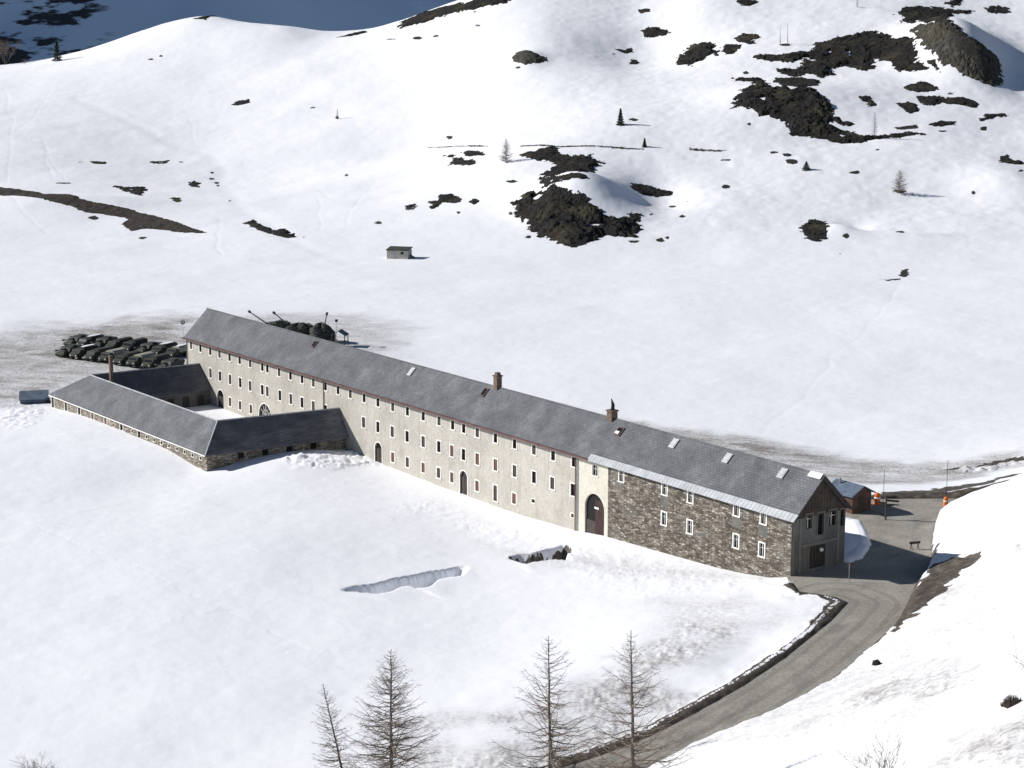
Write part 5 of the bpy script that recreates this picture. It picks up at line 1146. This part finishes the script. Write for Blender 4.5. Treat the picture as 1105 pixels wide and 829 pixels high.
# open shelter on posts beside the guns
p = P(367, 374, 0); r = root('field_shelter', (p[0], p[1], gz(p[0], p[1])), 'small open shelter with pale blue sheet roof on four posts behind the ridge', 'shelter', rz=R(-12))
q = MB(); q.prism([(-1.5, 2.3), (0, 3.2), (1.5, 2.3), (1.5, 2.2), (0, 3.1), (-1.5, 2.2)], -1.3, 1.3, (0, 0, 0), (0, 1, 0), (1, 0, 0), (0, 0, 1)); q.build('roof', M['bluetarp'], r)
for x in (-1.3, 1.3):
    for y in (-1.1, 1.1): q = MB(); q.tube([(x, y, -.2), (x, y, 2.4)], .1, 6); q.build('post', M['wood'], r)
q = MB(); q.box((0, 0, .9), 2.2, 1.2, .1); q.build('table_top', M['wood'], r)
# ------------------------------------------------------------------ posts, signs, small things
def post(px, ptop, pbase, label, name='snow_pole', cat='pole', rad=.045, mat='wood', z=None, extra=None, grp=None):
    b = P(px, pbase, z) if z is not None else march(px, pbase, 110)
    g = gz(b[0], b[1]) if z is None else z
    H = PY(px, ptop, b[1])[2] - g; r = root(name, (b[0], b[1], g), label, cat, grp)
    q = MB(); q.tube([(0, 0, -.3), (0, 0, H)], [rad, rad * .85], 6); q.build('post', M[mat], r)
    if extra: extra(r, H)
    return r
def cap(r, H): q = MB(); q.tube([(0, 0, H - .05), (0, 0, H + .02)], .08, 6); q.build('cap', M['orange'], r)
post(916, 609, 628, 'thin grey metal post on the forecourt below the snow patch', 'metal_post', rad=.05, mat='steel', z=3.65, extra=cap)
post(953, 507, 545, 'tall thin snow pole behind the finger signpost', rad=.035, z=3.9, extra=cap)
post(1021, 497, 541, 'tall thin snow pole at the right end of the junction', rad=.035, z=3.9, extra=cap)
def ring(r, H):
    q = MB(); n = 16; c = []
    q.tube([(0, -.06, H), (0, -.02, H)], .42, 16); f = q.build('sign_disc', M['white'], r)
    p_ = MB(); p_.tube([(.36 * math.cos(6.2832 * k / n), -.08, H + .36 * math.sin(6.2832 * k / n)) for k in range(n + 1)], .07, 5, False); p_.build('rim', M['rubber'], f)
post(198, 348, 372, 'round sign with dark rim on a pole beside the far barracks corner', 'road_sign', 'sign', .04, 'steel', z=0.0, extra=ring)
def knob(r, H): q = MB(); q.tube([(0, 0, H - .3), (0, 0, H - .25), (0, 0, H + .2), (0, 0, H + .25)], [.08, .28, .28, .08], 8); q.build('lamp_head', M['rubber'], r)
post(363.5, 346, 374, 'short lamp post right of the raised guns behind the ridge', 'lamp_post', 'lamp', .05, 'steel', z=0.0, extra=knob)
def arms(r, H):
    for z_, a_, l_ in ((H - .25, 8, 1.5), (H - .6, -20, 1.7), (H - 1.0, 150, 1.2), (H - 1.3, 20, 1.3)):
        c_, s_ = math.cos(R(a_)), math.sin(R(a_)); q = MB()
        pr_ = [(0, -.13), (l_ - .2, -.13), (l_, 0), (l_ - .2, .13), (0, .13)]
        q.prism(pr_, -.02, .02, (0, 0, z_), (-s_, c_, 0), (c_, s_, 0), (0, 0, 1)); q.build('direction_arm', M['rubber'], r)
post(955.5, 535, 561, 'dark finger signpost with several arms at the junction', 'signpost', 'signpost', .13, 'wood', z=3.85, extra=arms)
def barrel(px, py, label, s_=1.):
    p = P(px, py, 3.9); r = root('traffic_barrel', p, label, 'barrel'); q = MB(); q.tube([(0, 0, 0), (0, 0, .1), (0, 0, 1.35 * s_), (0, 0, 1.5 * s_)], [.5 * s_, .42 * s_, .36 * s_, .2 * s_], 12); q.build('body', M['orange'], r, smooth=False)
    q = MB(); q.tube([(0, 0, .75 * s_), (0, 0, .95 * s_)], .405 * s_, 12); q.build('band', M['white'], r); return r
barrel(946.5, 544, 'orange barrel beside the signpost in front of the dark bank')
barrel(1020.5, 546, 'orange barrel at the foot of the right snow bank', .8)
p = P(987, 593, 3.72); r = root('barrier_trestle', p, 'small dark trestle standing on the sunlit part of the road', 'trestle', rz=.3)
for x in (-.45, .45): q = MB(); q.tube([(x, -.25, 0), (x, 0, .85), (x, .25, 0)], .05, 5); q.build('leg', M['rubber'], r)
q = MB(); q.box((0, 0, .85), 1.4, .1, .3); q.build('crossbar', M['wood'], r)
# chunks of old snow and rubble thrown up beside the annex and road
